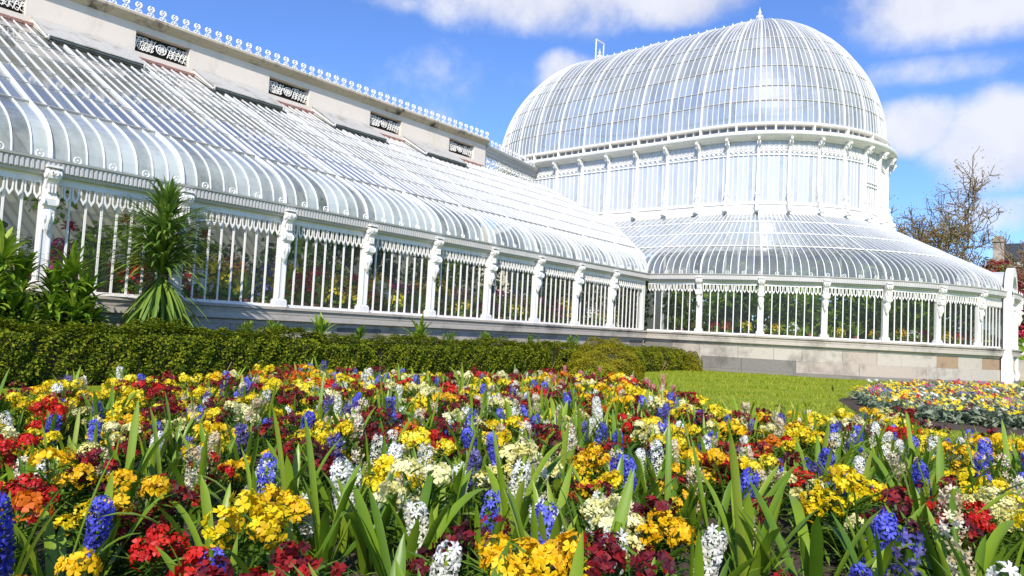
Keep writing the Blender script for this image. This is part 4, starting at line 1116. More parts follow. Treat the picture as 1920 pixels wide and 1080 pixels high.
# big red lilies standing above the others
for i, (px, py, y) in enumerate(((130, 425, 1.5), (240, 412, 1.5), (385, 440, 1.5))):
    v = ray(px, py); p = CAM + v * ((y - CAM[1]) / v[1]); mb = MB(); h = p[2] - 1.17
    mb.tube([(0, 0, 0), (.02, .01, h * .5), (0, 0, h)], .014, 6)
    o = thing('amaryllis', ['scarlet lily behind the first window left of the spiky plant', 'scarlet lily half hidden by the top of the spiky plant', 'scarlet lily behind the window just right of the spiky plant'][i], 'potted plant', (p[0], y, 1.17), 0, 'scarlet lilies in the wing')
    mb.build('stalk', M['stem'], o); n = 4; V = []; rr = np.random.default_rng(i)
    parts = []
    for k in range(n):
        a = k * 1.57 + .4; ax = np.array([math.cos(a) * .9, math.sin(a) * .9, .15]); c = np.array([0, 0, h]) + ax * .02
        u = rr.uniform(0, .3); m_ = 6; aa = np.arange(m_) * 2 * np.pi / m_ + u; e1 = np.cross(ax, [0, 0, 1.]); e1 /= np.linalg.norm(e1); e2 = np.cross(e1, ax)
        d = ax * .8 + np.cos(aa)[:, None] * e1 * .75 + np.sin(aa)[:, None] * e2 * .75
        parts.append(long_leaves(rr, m_, np.tile(c, (m_, 1)), d, np.full(m_, .13), np.full(m_, .075), np.full(m_, .1), 4, .3))
    V, F = join(parts); link('flower', mesh_from('flower', V, F, P['red']), o)
    parts = tall_leafy('leaves', M['mid_leaf'], 140 + i, L0=.5); link('leaves', parts[0], o); link('pot', parts[2], o)
def foliage_mass(name, x, y, z0, rx, ry, h, n, leaf, mat, label, seed, cat='shrub', group=None, trunk=True):
    r = np.random.default_rng(seed); nc = 16
    cc = r.normal(size=(nc, 3)) * [rx * .55, ry * .55, h * .24] + [0, 0, h * .55]; w_ = r.integers(0, nc, n)
    d = r.normal(size=(n, 3)); d /= np.linalg.norm(d, axis=1)[:, None]
    loc = cc[w_] + d * r.uniform(.6, 1, n)[:, None] * np.array([rx, ry, h * .5]) * .42
    loc[:, 2] = np.clip(loc[:, 2], .05, None)
    V, F = leaf_cloud(loc, leaf, 'q', .2, r, d)
    o = link(name, mesh_from(name, V, F, mat), None, (x, y, z0)); tag(o, label, cat, group)
    if trunk:
        mb = MB()
        for c in cc[:7]: mb.tube([(0, 0, 0), (c[0] * .4, c[1] * .4, c[2] * .5), tuple(c)], [.05, .035, .015], 5)
        mb.build('stem', M['bark'], o)
    return o
for i, (px, x_, y_, rx) in enumerate(((0, 3., 5.5, 1.5), (0, 6.5, 7., 1.8), (0, 12, 7.5, 2), (0, 16, 4, 1.6), (0, 2.2, 9.3, 1.2))):
    foliage_mass('glasshouse_shrub', x_, y_, .1, rx, rx, 5.0, 1400, .26, M['dark_leaf'], 'tall dark leafy shrub deep inside the rotunda', 900 + i, 'shrub', 'tall shrubs deep inside the rotunda')
for i, x in enumerate(np.arange(-19.5, -.5, 1.75)):
    foliage_mass('wall_shrub', x, 5.6, 1.0, 1.1, .6, 1.15 + .6 * abs(math.sin(i * 1.7)) + (1.7 if x > -9.5 else 0), 900, .2, M['dark_leaf'] if i % 3 else M['mid_leaf'], 'dark leafy shrub against the cream back wall inside the wing', 200 + i, 'shrub', 'shrubs along the back wall of the wing')
# planting in the rotunda
r = np.random.default_rng(77)
ringp = [(-math.pi + math.pi * (j + .5) / 16) for j in range(16)]
for j, a in enumerate(ringp[:12]):
    for rad, h in ((7.6, 2.6), (6.0, 3.6)):
        rr = rad + r.uniform(-.3, .3); a2 = a + (0.1 if rad < 7 else 0)
        if j in (9, 10) and rad > 7: continue
        foliage_mass('glasshouse_shrub', CX + rr * math.cos(a2), rr * math.sin(a2), .1, .95, .95, h * r.uniform(.75, 1.2), 850, .24, M['dark_leaf'] if (j + int(rad)) % 3 else M['mid_leaf'], 'dense dark green shrub growing inside the rotunda windows', 300 + j * 3 + int(rad), 'shrub', 'shrubs growing inside the rotunda')
mb = MB(); aa = np.linspace(-math.pi + .05, -.3, 50)
loft(mb, [(CX + 8.85 * math.cos(a), 8.85 * math.sin(a)) for a in aa], [(math.cos(a), math.sin(a)) for a in aa], [(-.55, 1.08), (.25, 1.08), (.25, 1.14), (-.55, 1.14)])
tag(mb.build('plant_bench', M['concrete']), 'curved stone shelf just inside the rotunda windows carrying pots', 'bench')
nP = 46
for i in range(nP):
    a = -math.pi + .12 + i * (2.55 / nP) + r.uniform(-.01, .01); rr = 8.75 + r.uniform(-.15, .12)
    loc = (CX + rr * math.cos(a), rr * math.sin(a), 1.29)
    if r.random() < .45: put(leafT[r.integers(3)], 'pot_plant', loc, 'leafy green pot plant on the curved shelf in the rotunda', 'potted plant', 'green pot plants on the rotunda shelf', r.uniform(.45, .8), r.uniform(0, 6))
    else:
        c = ['yellow', 'golden', 'white', 'scarlet'][r.integers(4)]
        o = put(tpl[c][0], 'potted_flower', loc, '%s flowering pot plant on the curved shelf in the rotunda' % c, 'potted plant', '%s pot plants on the rotunda shelf' % c, r.uniform(.7, 1.0), r.uniform(0, 6))

# ------------------------------------------------------------------ beyond the rotunda: trees, rhododendron, brick building
def bare_tree(px, x, h, spread, label, seed, leaf_n, depth=6, lean=0):
    b = at_x(px, 660, x); r = np.random.default_rng(seed); mb = MB(); tips = []
    def grow(p, d, ln, rad, lv):
        n = 4; pts = [p]; q = p.copy(); dd = d.copy()
        for i in range(n):
            dd = dd + r.normal(0, .13, 3); dd[2] += .03; dd /= np.linalg.norm(dd); q = q + dd * ln / n; pts.append(q.copy())
        mb.tube(pts, np.maximum(np.linspace(rad, rad * .62, n + 1), .021), 7 if lv == 0 else (5 if lv < 3 else 3))
        if lv >= depth: tips.append(q); return
        k = 2 + (r.random() < .55) + (lv in (1, 2))
        for j in range(k):
            a = r.uniform(0, 6.28); e = r.uniform(.35, .85) * spread
            ref = np.array([0, 0, 1.]) if abs(dd[2]) < .9 else np.array([1., 0, 0]); u = np.cross(dd, ref); u /= np.linalg.norm(u); w = np.cross(dd, u)
            nd = dd * math.cos(e) + (u * math.cos(a) + w * math.sin(a)) * math.sin(e)
            st = pts[-1] if j == 0 else pts[r.integers(2, n + 1)]
            grow(np.array(st), nd, ln * r.uniform(.62, .86), rad * r.uniform(.45, .62), lv + 1)
        if lv >= 3: tips.append(q)
    grow(np.zeros(3), np.array([lean, 0, 1.]), h * .27, h * .021, 0)
    o = mb.build('bare_tree', M['bark'], None, True); o.location = (b[0], b[1], 0); tag(o, label, 'tree')
    tp = np.array(tips); sel = tp[r.integers(0, len(tp), leaf_n)] + r.normal(0, .22, (leaf_n, 3))
    V, F = leaf_cloud(sel, .10, 'q', .2, r); link('spring_leaves', mesh_from('spring_leaves', V, F, M['bud_leaf']), o)
    return o
bare_tree(1715, 30., 12.4, 1.08, 'large bare spreading tree with tan buds behind the rotunda', 8, 9000, 7)
bare_tree(1785, 36., 8.8, 1.0, 'smaller twiggy tree between the large bare tree and the brick building', 15, 3000, 7)
bare_tree(1845, 33., 8.5, .9, 'thin bare sapling left of the brick building', 19, 200, 5)
bare_tree(1985, 30., 10.5, .9, 'bare tree at the right edge reaching twigs into the sky', 23, 300)
bx = thing('brick_building', 'red brick building with dark windows and stub chimneys beyond the rhododendron', 'building', (52, -10, 0))
yl = at_x(1860, 500, 52.)[1]
mb = MB(); mb.box((57, yl - 9, 4.2), (10, 18, 8.4)); mb.build('brick_wall', None or simple('red_brickwork', (.20, .07, .045), (.30, .12, .08), 40, .9, .02, .6), bx)
mb = MB(); mb.box((57, yl - 9, 8.6), (10.3, 18.3, .4)); mb.box((51.9, yl - 9, 6.9), (.3, 18.2, .35)); mb.build('stone_band', M['stone_pink'], bx)
mb = MB(); mb.box((57, yl - 9.2, 9.6), (9.6, 17.6, 1.7)); mb.build('attic', simple('dark_attic', (.03, .035, .05), (.08, .09, .11), 2, .3), bx)
for k in range(5):
    y = yl - .45 - 3.2 * k; mb = MB(); mb.box((52.3, y, 9.6), (.9, .8, 2.0)); mb.box((52.3, y, 10.7), (1.1, 1.0, .25)); mb.box((52.3, y, 10.95), (.8, .7, .3)); mb.build('chimney', M['stone_pink'], bx)
    for z in (5.5, 2.4):
        mb = MB(); mb.box((51.98, y - 1.6, z), (.06, 1.5, 2.0)); w = mb.build('window', simple('dark_window', (.02, .03, .05), (.10, .14, .2), 1.5, .1), bx)
        mb = MB()
        for yy in (-.77, 0, .77): mb.box((51.93, y - 1.6 + yy, z), (.05, .07, 2.05))
        for zz in (-1.02, 0, 1.02): mb.box((51.93, y - 1.6, z + zz), (.05, 1.6, .07))
        mb.build('frame', M['paint'], w)
under(bx)
def rhodo(x, y, rx, h, label, seed, n=9000):
    o = round_bush(x, y, rx, rx, h, n, M['rhodo_leaf'], label, 'rhododendron', seed, .16, .12)
    r = np.random.default_rng(seed); nf = 1000
    d = r.normal(size=(nf, 3)); d[:, 2] = np.abs(d[:, 2]); d /= np.linalg.norm(d, axis=1)[:, None]
    loc = d * np.array([rx, rx, h]) * (1.0 + .1 * np.sin(d[:, :1] * 7 + seed)); cl = np.repeat(loc, 14, 0) + r.normal(0, .07, (nf * 14, 3))
    V, F = leaf_cloud(cl, .13, 'q', .3, r, np.repeat(d, 14, 0)); link('blossoms', mesh_from('blossoms', V, F, P['rhodo']), o)
p = at_x(1918, 600, 22.); rhodo(p[0], p[1], 1.5, 3.9, 'rhododendron covered in crimson pink blossom right of the rotunda', 5)
p = at_x(1868, 600, 29.); rhodo(p[0], p[1], 1.8, 6.1, 'taller pink rhododendron showing above the glass roof end', 6)
for i, (px, x, rx, h) in enumerate(((1895, 17., .9, 1.1), (1930, 24., 1.4, 1.6), (1960, 40, 3, 5), (1650, 44, 4, 4.5), (1500, 46, 4, 5))):
    p = at_x(px, 660, x); round_bush(p[0], p[1], rx, rx, h, 5000, M['rhodo_leaf'], ['low green bush at the foot of the porch', 'green bush under the crimson rhododendron', 'broad green shrub in front of the brick building', 'dark evergreen behind the right of the rotunda', 'dark evergreen behind the middle of the rotunda'][i], 'green_bush', 50 + i, .14 if x < 30 else .3, .12)
# pedestal with an urn at the right edge
p = at_x(1921, 712, 13.5); mb = MB()
o = thing('stone_urn', 'white stone urn on a square pedestal at the right edge of the lawn', 'urn', (p[0], p[1], 0))
mb.box((0, 0, .08), (.62, .62, .16)); mb.box((0, 0, .55), (.42, .42, .8)); mb.box((0, 0, .98), (.56, .56, .07)); mb.build('pedestal', M['stone_pale'], o)
mb = MB(); mb.lathe([(.16, 1.02), (.06, 1.1), (.08, 1.16), (.26, 1.3), (.30, 1.45), (.34, 1.5), (.28, 1.5)], 14); mb.build('bowl', M['paint'], o)

n = 90000; r = np.random.default_rng(31); x = r.uniform(-16, 12, n); y = r.uniform(-12, -1.9, n)
k = ~inside_poly(BED, x, y) & ~inside_poly(BED2, x, y) & (np.hypot(x - CX, y) > R2 + .25); x, y = x[k], y[k]; n = len(x)
a = r.uniform(0, 6.28, n); d = np.column_stack([np.cos(a) * .5, np.sin(a) * .5, np.ones(n)]); d /= np.linalg.norm(d, axis=1)[:, None]
V, F = replicate([(-.14, 0, 0), (.14, 0, 0), (.10, 0, .6), (0, .05, 1)], [(0, 1, 2, 3)], rot_to(d, r.uniform(0, 6.28, n)), np.column_stack([x, y, np.full(n, .0)]), r.uniform(.025, .055, n) * (1 + .4 * np.sin(x * 2 + y * 3.1)))
tag(link('grass', mesh_from('grass', V, F, leafy('grass_blades', [(.07, .11, .006), (.19, .26, .012), (.34, .40, .03), (.46, .42, .08)], .3, .6, .9, .1))), 'short grass blades of the lawn between the beds and the plinth', 'grass', kind='stuff')
# ------------------------------------------------------------------ the spring bed: hyacinths, wallflowers, strap leaves
def floret_tpl():
    v = [(0, 0, -.35)]; f = []
    for k in range(6):
        a = k * math.pi / 3; c, s = math.cos(a), math.sin(a)
        for r_, w_, z_ in ((.28, .16, .18), (.75, .22, .30)):
            for q in (-1, 1): v.append((r_ * c - q * w_ * s, r_ * s + q * w_ * c, z_))
        v.append((1.15 * c, 1.15 * s, .02)); b = 1 + k * 5
        f += [(0, b + 1, b), (b, b + 1, b + 3), (b, b + 3, b + 2), (b + 2, b + 3, b + 4)]
    return np.array(v), np.array(f)
FV, FF = floret_tpl()
def blossom_tpl():
    v = [(0, 0, -.1)]; f = []
    for k in range(4):
        a = k * math.pi / 2 + .2 * (k % 2); c, s = math.cos(a), math.sin(a)
        for r_, w_, z_ in ((.45, .36, .10), (.95, .48, .22), (1.1, .2, .12)):
            for q in (-1, 1): v.append((r_ * c - q * w_ * s, r_ * s + q * w_ * c, z_ + .05 * q))
        b = 1 + 6 * k
        f += [(0, b + 1, b), (b, b + 1, b + 3), (b, b + 3, b + 2), (b + 2, b + 3, b + 5), (b + 2, b + 5, b + 4)]
    return np.array(v), np.array(f)
BV, BF = blossom_tpl()
def spike(seed, H=.17, Rr=.034, n=52, faded=False):
    r = np.random.default_rng(seed); i = np.arange(n); t = (i + .5) / n; a = i * 2.39996 + r.normal(0, .15, n)
    rad = Rr * np.minimum(1, (1 - t) * 4.5 + .3) ** .5 * np.minimum(1, t * 5 + .5) * (.66 if faded else .72)
    d = np.column_stack([np.cos(a), np.sin(a), (1.1 * np.maximum(0, t - .7) * 2  - (.7 if faded else 0)) + r.normal(0, .22, n)])
    loc = np.column_stack([np.cos(a) * rad, np.sin(a) * rad, .13 + t * H])
    if faded: k = r.random(n) < .82; d, loc, a, t = d[k], loc[k], a[k], t[k]
    sz = .0185 * (1 - .2 * t) * r.uniform(.8, 1.2, len(t)) * (1.05 if faded else 1)
    return replicate(FV, FF, rot_to(d, r.uniform(0, 6.28, len(t))), loc, sz)
def hy_leaves(seed, n=7, L0=.30, w=.020):
    r = np.random.default_rng(seed); a = np.arange(n) * 2 * np.pi / n + r.normal(0, .35, n); el = r.uniform(.95, 1.42, n)
    d = np.column_stack([np.cos(a) * np.cos(el), np.sin(a) * np.cos(el), np.sin(el)])
    return long_leaves(r, n, np.column_stack([d[:, 0] * .012, d[:, 1] * .012, np.zeros(n)]), d, L0 * r.uniform(.65, 1.25, n), w * r.uniform(.75, 1.25, n), r.uniform(.05, 1.3, n) * r.choice([.4, 1, 1.9], n), 10, .32, True)
def stem_tris(top, rad=.006, k=4):
    a = np.arange(k) * 2 * np.pi / k; v = np.concatenate([np.column_stack([rad * np.cos(a), rad * np.sin(a), np.zeros(k)]), np.column_stack([rad * np.cos(a), rad * np.sin(a), np.full(k, top)])])
    return v, np.array([(i, (i + 1) % k, k + (i + 1) % k, k + i) for i in range(k)])
HYL = [join([hy_leaves(500 + i, 5 + i % 3, .25 + .035 * (i % 3)), stem_tris(.27, .008)]) for i in range(6)]
HYLM = [mesh_from('hyacinth', v, f, M['strap'], smooth=True) for v, f in HYL]
HYS = {c: [spike(520 + i + 7 * j, .12 + .014 * i, .031 + .002 * (i % 3), 30 + 6 * (i % 4), c in ('faded', 'violet')) for i in range(5)] for j, c in enumerate(('blue', 'violet', 'white', 'faded', 'pink'))}
HYSM = {c: [mesh_from('flower_spike', v, f, P[c]) for v, f in l] for c, l in HYS.items()}
CLL = [hy_leaves(560 + i, 9, .36, .025) for i in range(4)]
CLM = [mesh_from('strap_leaf_clump', v, f, M['strap'], smooth=True) for v, f in CLL]
NL_V = [(0, 0, 0), (.4, .09, .03), (1, 0, -.04), (.4, -.09, .03)]
def wall_plant(seed, heads=5, n=130):
    """bushy base of narrow leaves and stems; the blossom heads as a list of centres"""
    r = np.random.default_rng(seed); hc = []
    for k in range(heads):
        a = k * 2.4 + r.uniform(-.3, .3); q = r.uniform(.0, .085) if k else 0; hc.append((q * math.cos(a), q * math.sin(a), r.uniform(.17, .27)))
    hc = np.array(hc); w_ = r.integers(0, heads, n); t = r.uniform(.05, .92, n)
    loc = hc[w_] * np.column_stack([.25 + t * .8, .25 + t * .8, t]) + r.normal(0, .012, (n, 3)) ; loc[:, 2] = np.abs(loc[:, 2])
    a = r.uniform(0, 6.28, n); d = np.column_stack([np.cos(a), np.sin(a), r.uniform(-.1, .9, n)]); d /= np.linalg.norm(d, axis=1)[:, None]
    up = np.cross(d, np.column_stack([-np.sin(a), np.cos(a), np.zeros(n)])); Rm = np.stack([d, np.cross(up, d), up], 1)
    V, F = replicate(NL_V, [(0, 1, 2, 3)], Rm, loc, r.uniform(.05, .095, n))
    parts = [(V, F)]
    for c in hc:
        v, f = stem_tris(1.0, .004); v[:, :2] += c[:2] * v[:, 2:3]; v[:, 2] *= c[2]; parts.append((v, f))
    return join(parts), hc
def wall_heads(seed, hc, per_=20, rad=.045, fs=.0155):
    r = np.random.default_rng(seed); Vs = []
    for c in hc:
        n = int(per_ * r.uniform(.7, 1.2)); d = r.normal(size=(n, 3)); d[:, 2] = d[:, 2] * .8 + .45; d /= np.linalg.norm(d, axis=1)[:, None]
        loc = c + d * np.array([rad, rad, rad * .8]) * r.uniform(.7, 1.15, (n, 1)); Vs.append(replicate(BV, BF, rot_to(d + r.normal(0, .25, (n, 3)), r.uniform(0, 6.28, n)), loc, fs * r.uniform(.75, 1.25, n)))
    return join(Vs)
WPL = [wall_plant(600 + i, 4 + i % 3) for i in range(4)]
WPM = [mesh_from('wallflower', *w[0], M['lance']) for w in WPL]
WCOL = ('yellow', 'gold', 'orange', 'lemon', 'darkred', 'red')
WHD = {c: [wall_heads(640 + 11 * j + i, WPL[i][1], 19 if c == 'darkred' else 24, .036, .0115 if c == 'darkred' else .0125) for i in range(4)] for j, c in enumerate(WCOL)}
WHM = {c: [mesh_from('blossom_cluster', v, f, P[c]) for v, f in l] for c, l in WHD.items()}
SZ = .12
CNAME = {'blue': 'deep blue', 'violet': 'fading violet', 'white': 'white', 'faded': 'withered cream', 'pink': 'pink', 'yellow': 'bright yellow', 'gold': 'golden orange', 'orange': 'rusty orange', 'lemon': 'pale lemon', 'darkred': 'dark crimson', 'red': 'scarlet'}
heroes = [
 ('h', 'blue', 12, 985, 1.35, 'large deep blue hyacinth cut by the left edge of the photo'), ('h', 'blue', 186, 965, 1.1, 'plump blue hyacinth under the golden wallflower at lower left'),
 ('h', 'blue', 483, 905, 1.15, 'blue hyacinth behind the big yellow wallflower at lower left'), ('h', 'blue', 1012, 985, 1.3, 'tallest slim blue hyacinth in the bottom centre between strap leaves'),
 ('h', 'blue', 1184, 880, 1.25, 'rich blue hyacinth right of centre standing clear above the leaves'), ('h', 'blue', 942, 838, 1.05, 'compact blue hyacinth just left of the withered cream spikes at centre'),
 ('h', 'blue', 1160, 818, 1.1, 'bright blue hyacinth right behind the rich blue one'), ('h', 'blue', 436, 1066, 1.1, 'blue hyacinth cut by the bottom edge, left of centre'),
 ('h', 'violet', 196, 768, 1.1, 'dark fading hyacinth among yellow flowers at upper left'), ('h', 'blue', 470, 732, 1.0, 'small blue hyacinth at the back near the orange wallflowers'),
 ('h', 'blue', 727, 714, 1.1, 'neat blue hyacinth beside scarlet wallflowers at the back'), ('h', 'violet', 463, 822, 1.15, 'violet hyacinth between crimson wallflowers left of centre'),
 ('h', 'violet', 640, 850, 1.2, 'dark violet hyacinth behind the tall white one'), ('h', 'blue', 88, 792, 1.1, 'blue hyacinth near the scarlet flowers at far left'),
 ('h', 'blue', 1002, 772, 1.0, 'small blue hyacinth above crimson flowers at centre'), ('h', 'blue', 1368, 908, 1.25, 'blue hyacinth behind a long arching leaf at right'),
 ('h', 'violet', 1092, 800, 1.1, 'violet hyacinth left of the bright blue pair'), ('h', 'violet', 1660, 1050, 1.3, 'spent violet hyacinth at the bottom right on the soil'),
 ('h', 'blue', 1845, 885, 1.15, 'blue hyacinth near the right edge above scarlet flowers'), ('h', 'blue', 1612, 800, 1.0, 'blue hyacinth by the pale lemon wallflowers'),
 ('h', 'blue', 1590, 1074, 1.0, 'blue hyacinth cut by the bottom edge at right'), ('h', 'violet', 1210, 840, 1.05, 'second violet hyacinth right of the rich blue one'),
 ('h', 'white', 662, 885, 1.35, 'tall pure white hyacinth leaning left of centre'), ('h', 'white', 648, 925, 1.1, 'lower white hyacinth head under the tall white one'),
 ('h', 'white', 800, 1058, 1.15, 'white hyacinth at the bottom below the crimson wallflower'), ('h', 'white', 1290, 1015, 1.2, 'white hyacinth right of the golden flowers at the bottom'),
 ('h', 'white', 868, 885, 1.1, 'white hyacinth between upright strap leaves at centre'), ('h', 'white', 795, 875, 1.1, 'white hyacinth left of the central strap leaves'),
 ('h', 'faded', 1735, 935, 1.35, 'big withered cream hyacinth at right'), ('h', 'faded', 1828, 1045, 1.3, 'withered cream hyacinth at the bottom right corner'),
 ('h', 'white', 285, 828, 1.05, 'white hyacinth behind the pair of upright leaves at left'), ('h', 'faded', 378, 872, 1.15, 'withered cream hyacinth beside long leaves left of centre'),
 ('h', 'faded', 1530, 840, 1.2, 'withered cream hyacinth column right of centre'), ('h', 'white', 1632, 832, 1.1, 'white hyacinth left of upright leaves at right'),
 ('h', 'faded', 1305, 905, 1.15, 'cream hyacinth left of the blue one behind the arching leaf'), ('h', 'white', 232, 700, 1.1, 'white hyacinth at the very back against the hedge'),
 ('h', 'faded', 938, 760, 1.1, 'pale cream hyacinth at the middle back'), ('h', 'faded', 1080, 860, 1.05, 'withered spike between the two blue hyacinths'),
 ('h', 'pink', 1060, 693, 1.0, 'pink hyacinth nearest the golden bush'), ('h', 'pink', 1128, 690, .95, 'pink hyacinth in front of the golden bush'), ('h', 'pink', 1212, 722, 1.0, 'pink hyacinth right of the golden bush'),
 ('h', 'pink', 1245, 712, 1.05, 'tallest pink hyacinth at the corner of the bed'), ('h', 'pink', 1095, 700, .9, 'small pink hyacinth among golden flowers'), ('h', 'pink', 1268, 730, .95, 'pink hyacinth leaning over the lawn edge'),
 ('w', 'gold', 112, 862, 1.3, 'big golden wallflower head at left'), ('w', 'gold', 222, 925, 1.15, 'golden wallflower above the plump blue hyacinth'), ('w', 'yellow', 440, 965, 1.3, 'big sunny yellow wallflower lower left of centre'),
 ('w', 'gold', 500, 945, 1.1, 'golden wallflower touching the big yellow one'), ('w', 'gold', 968, 1045, 1.25, 'golden wallflower at the bottom centre'), ('w', 'gold', 1088, 1045, 1.3, 'largest golden wallflower right of the slim blue hyacinth'),
 ('w', 'lemon', 1128, 965, 1.25, 'pale lemon wallflower above the largest golden one'), ('w', 'gold', 1325, 862, 1.2, 'golden wallflower band right of the blue hyacinths'), ('w', 'yellow', 1432, 872, 1.1, 'yellow wallflower before the crimson sprig at right'),
 ('w', 'yellow', 1524, 922, 1.15, 'yellow wallflower at the tip of the arching leaf'), ('w', 'lemon', 1508, 905, 1.0, 'lemon wallflower behind the yellow one at right'), ('w', 'gold', 1230, 990, 1.1, 'golden wallflower between lemon and white flowers'),
 ('w', 'darkred', 872, 985, 1.35, 'big dark crimson wallflower at the bottom centre'), ('w', 'darkred', 905, 1000, 1.1, 'crimson wallflower leaning right of the big dark one'), ('w', 'red', 40, 925, 1.1, 'scarlet wallflower above the blue hyacinth at the left edge'),
 ('w', 'red', 22, 835, 1.1, 'scarlet wallflower at the left edge'), ('w', 'red', 325, 1010, .95, 'scarlet sprig low at the bottom left'), ('w', 'darkred', 262, 960, .95, 'crimson wallflower beside the plump blue hyacinth'),
 ('w', 'darkred', 545, 830, 1.15, 'crimson wallflower patch left of centre'), ('w', 'darkred', 515, 800, 1.1, 'crimson wallflower behind the patch left of centre'), ('w', 'darkred', 1000, 805, 1.05, 'crimson wallflower beneath the small blue hyacinth at centre'),
 ('w', 'darkred', 1438, 765, 1.2, 'tall crimson sprig standing against the lawn'), ('w', 'darkred', 1750, 795, 1.15, 'crimson wallflower in front of the low border'), ('w', 'red', 1845, 955, 1.2, 'scarlet wallflower at lower right'), ('w', 'darkred', 1800, 985, 1.05, 'crimson wallflower left of the scarlet one at lower right'),
 ('w', 'red', 128, 782, 1.1, 'scarlet wallflower near the far left blue hyacinth'), ('w', 'red', 762, 718, 1.15, 'scarlet wallflower beside the neat blue hyacinth at the back'), ('w', 'orange', 1070, 728, 1.1, 'rusty orange wallflower in front of the pink hyacinths'),
 ('w', 'gold', 585, 690, 1.25, 'golden wallflower heap tallest at the back left'), ('w', 'orange', 560, 700, 1.15, 'rusty orange wallflower at the back left'), ('w', 'gold', 1108, 740, 1.15, 'golden wallflower below the pink hyacinths'),
 ('w', 'lemon', 1655, 768, 1.2, 'pale lemon wallflower drift at the edge of the lawn'), ('w', 'lemon', 1690, 790, 1.2, 'second pale lemon wallflower beside the crimson one'), ('w', 'gold', 1860, 830, 1.2, 'golden wallflower near the right edge'), ('w', 'gold', 1800, 850, 1.15, 'golden wallflower left of the one near the right edge'),
 ('w', 'gold', 60, 1075, 1.1, 'golden wallflower at the bottom left corner'), ('w', 'yellow', 1020, 770, 1.0, 'yellow wallflower beside the small central blue hyacinth'),
 ('l', '', 235, 905, 1.2, 'pair of upright strap leaves at left'), ('l', '', 310, 900, 1.1, 'strap leaf clump beside the withered cream hyacinth at left'), ('l', '', 610, 985, 1.35, 'broad dark strap leaves left of the tall white hyacinth'),
 ('l', '', 690, 985, 1.2, 'strap leaves crossing below the white hyacinths'), ('l', '', 835, 950, 1.35, 'tall upright strap leaves at centre'), ('l', '', 960, 960, 1.2, 'strap leaves left of the slim blue hyacinth'),
 ('l', '', 1400, 1010, 1.45, 'long arching strap leaves right of centre'), ('l', '', 1340, 985, 1.25, 'strap leaves behind the long arching ones'), ('l', '', 1570, 870, 1.2, 'upright strap leaves before the white hyacinth at right'), ('l', '', 1530, 1060, 1.3, 'strap leaves at the bottom right of centre'),
 ('l', '', 1700, 905, 1.3, 'dark strap leaves left of the withered cream hyacinth'), ('l', '', 1765, 960, 1.2, 'strap leaves between cream and crimson flowers'), ('l', '', 1900, 900, 1.2, 'strap leaves at the right edge'), ('l', '', 110, 1050, 1.1, 'low strap leaves at the bottom left'),
 ('l', '', 1215, 900, 1.1, 'strap leaves right of the rich blue hyacinth'), ('l', '', 1045, 905, 1.1, 'strap leaves in front of the withered spike'),
]
taken = []; nh = nw = nl = 0
fr = np.random.default_rng(99)
def hyacinth(x, y, c, s, label, group=None):
    global nh
    i = int(fr.integers(6)); o = link('hyacinth', HYLM[i], None, (x, y, SZ - .01), fr.uniform(0, 6.28), s); o.rotation_euler[0], o.rotation_euler[1] = fr.normal(0, .16, 2)
    tag(o, label, 'hyacinth', group); link('flower_spike', HYSM[c][int(fr.integers(5))], o, rz=fr.uniform(0, 6)); nh += 1; return o
def wallflower(x, y, c, s, label, group=None):
    global nw
    i = int(fr.integers(4)); o = link('wallflower', WPM[i], None, (x, y, SZ - .01), fr.uniform(0, 6.28), s); o.rotation_euler[0], o.rotation_euler[1] = fr.normal(0, .1, 2)
    tag(o, label, 'wallflower', group); link('blossom_cluster', WHM[c][i], o); nw += 1; return o
for k, c, px, py, s, label in heroes:
    zc = SZ + (.21 if k == 'h' else .23 if k == 'w' else .14) * s
    p = ground_at(px, py, zc)
    if np.linalg.norm(p - CAM) > 14: continue
    if k == 'h': hyacinth(p[0], p[1], c, s, label)
    elif k == 'w': wallflower(p[0], p[1], c, s, label)
    else: tag(link('strap_leaf_clump', CLM[int(fr.integers(4))], None, (p[0], p[1], SZ - .01), fr.uniform(0, 6), s), label, 'leaf clump'); nl += 1
    taken.append((p[0], p[1]))
# the rest of the bed on a jittered grid
SPC = .17; gx, gy = np.meshgrid(np.arange(-24, -7, SPC), np.arange(-13, -2, SPC * .87)); gx = gx + (np.arange(gx.shape[0])[:, None] % 2) * SPC / 2
gx = (gx + fr.uniform(-.35, .35, gx.shape) * SPC).ravel(); gy = (gy + fr.uniform(-.35, .35, gy.shape) * SPC).ravel()
q = np.column_stack([gx, gy, np.full(len(gx), .38)]) - CAM
dz = q @ CF; ppx = 960 + 1315.3 * (q @ CR) / dz; ppy = 540 - 1315.3 * (q @ CU) / dz
dist = np.linalg.norm(q[:, :2], axis=1)
BI = np.array(BED); cen = BI.mean(0)
ok = (dz > .9) & (ppx > -90) & (ppx < 2010) & (ppy < 1230) & inside_poly(BED, gx, gy)
tk = np.array(taken); ok &= np.min(np.hypot(gx[:, None] - tk[:, 0], gy[:, None] - tk[:, 1]), 1) > .095
hd = tk - CAM[:2]; hl = np.linalg.norm(hd, axis=1)[:, None]; hu = hd / hl       # keep the plants named above in view: nothing grows right in front of them
rel = np.column_stack([gx, gy])[:, None, :] - CAM[:2]; al = rel[..., 0] * hu[:, 0] + rel[..., 1] * hu[:, 1]; la = np.abs(rel[..., 0] * hu[:, 1] - rel[..., 1] * hu[:, 0])
ok &= ~np.any((al < hl[:, 0]) & (al > hl[:, 0] - .34) & (la < .085) & (hl[:, 0] < 5), axis=1)
idx = np.where(ok)[0]; idx = idx[np.argsort(dist[idx])]
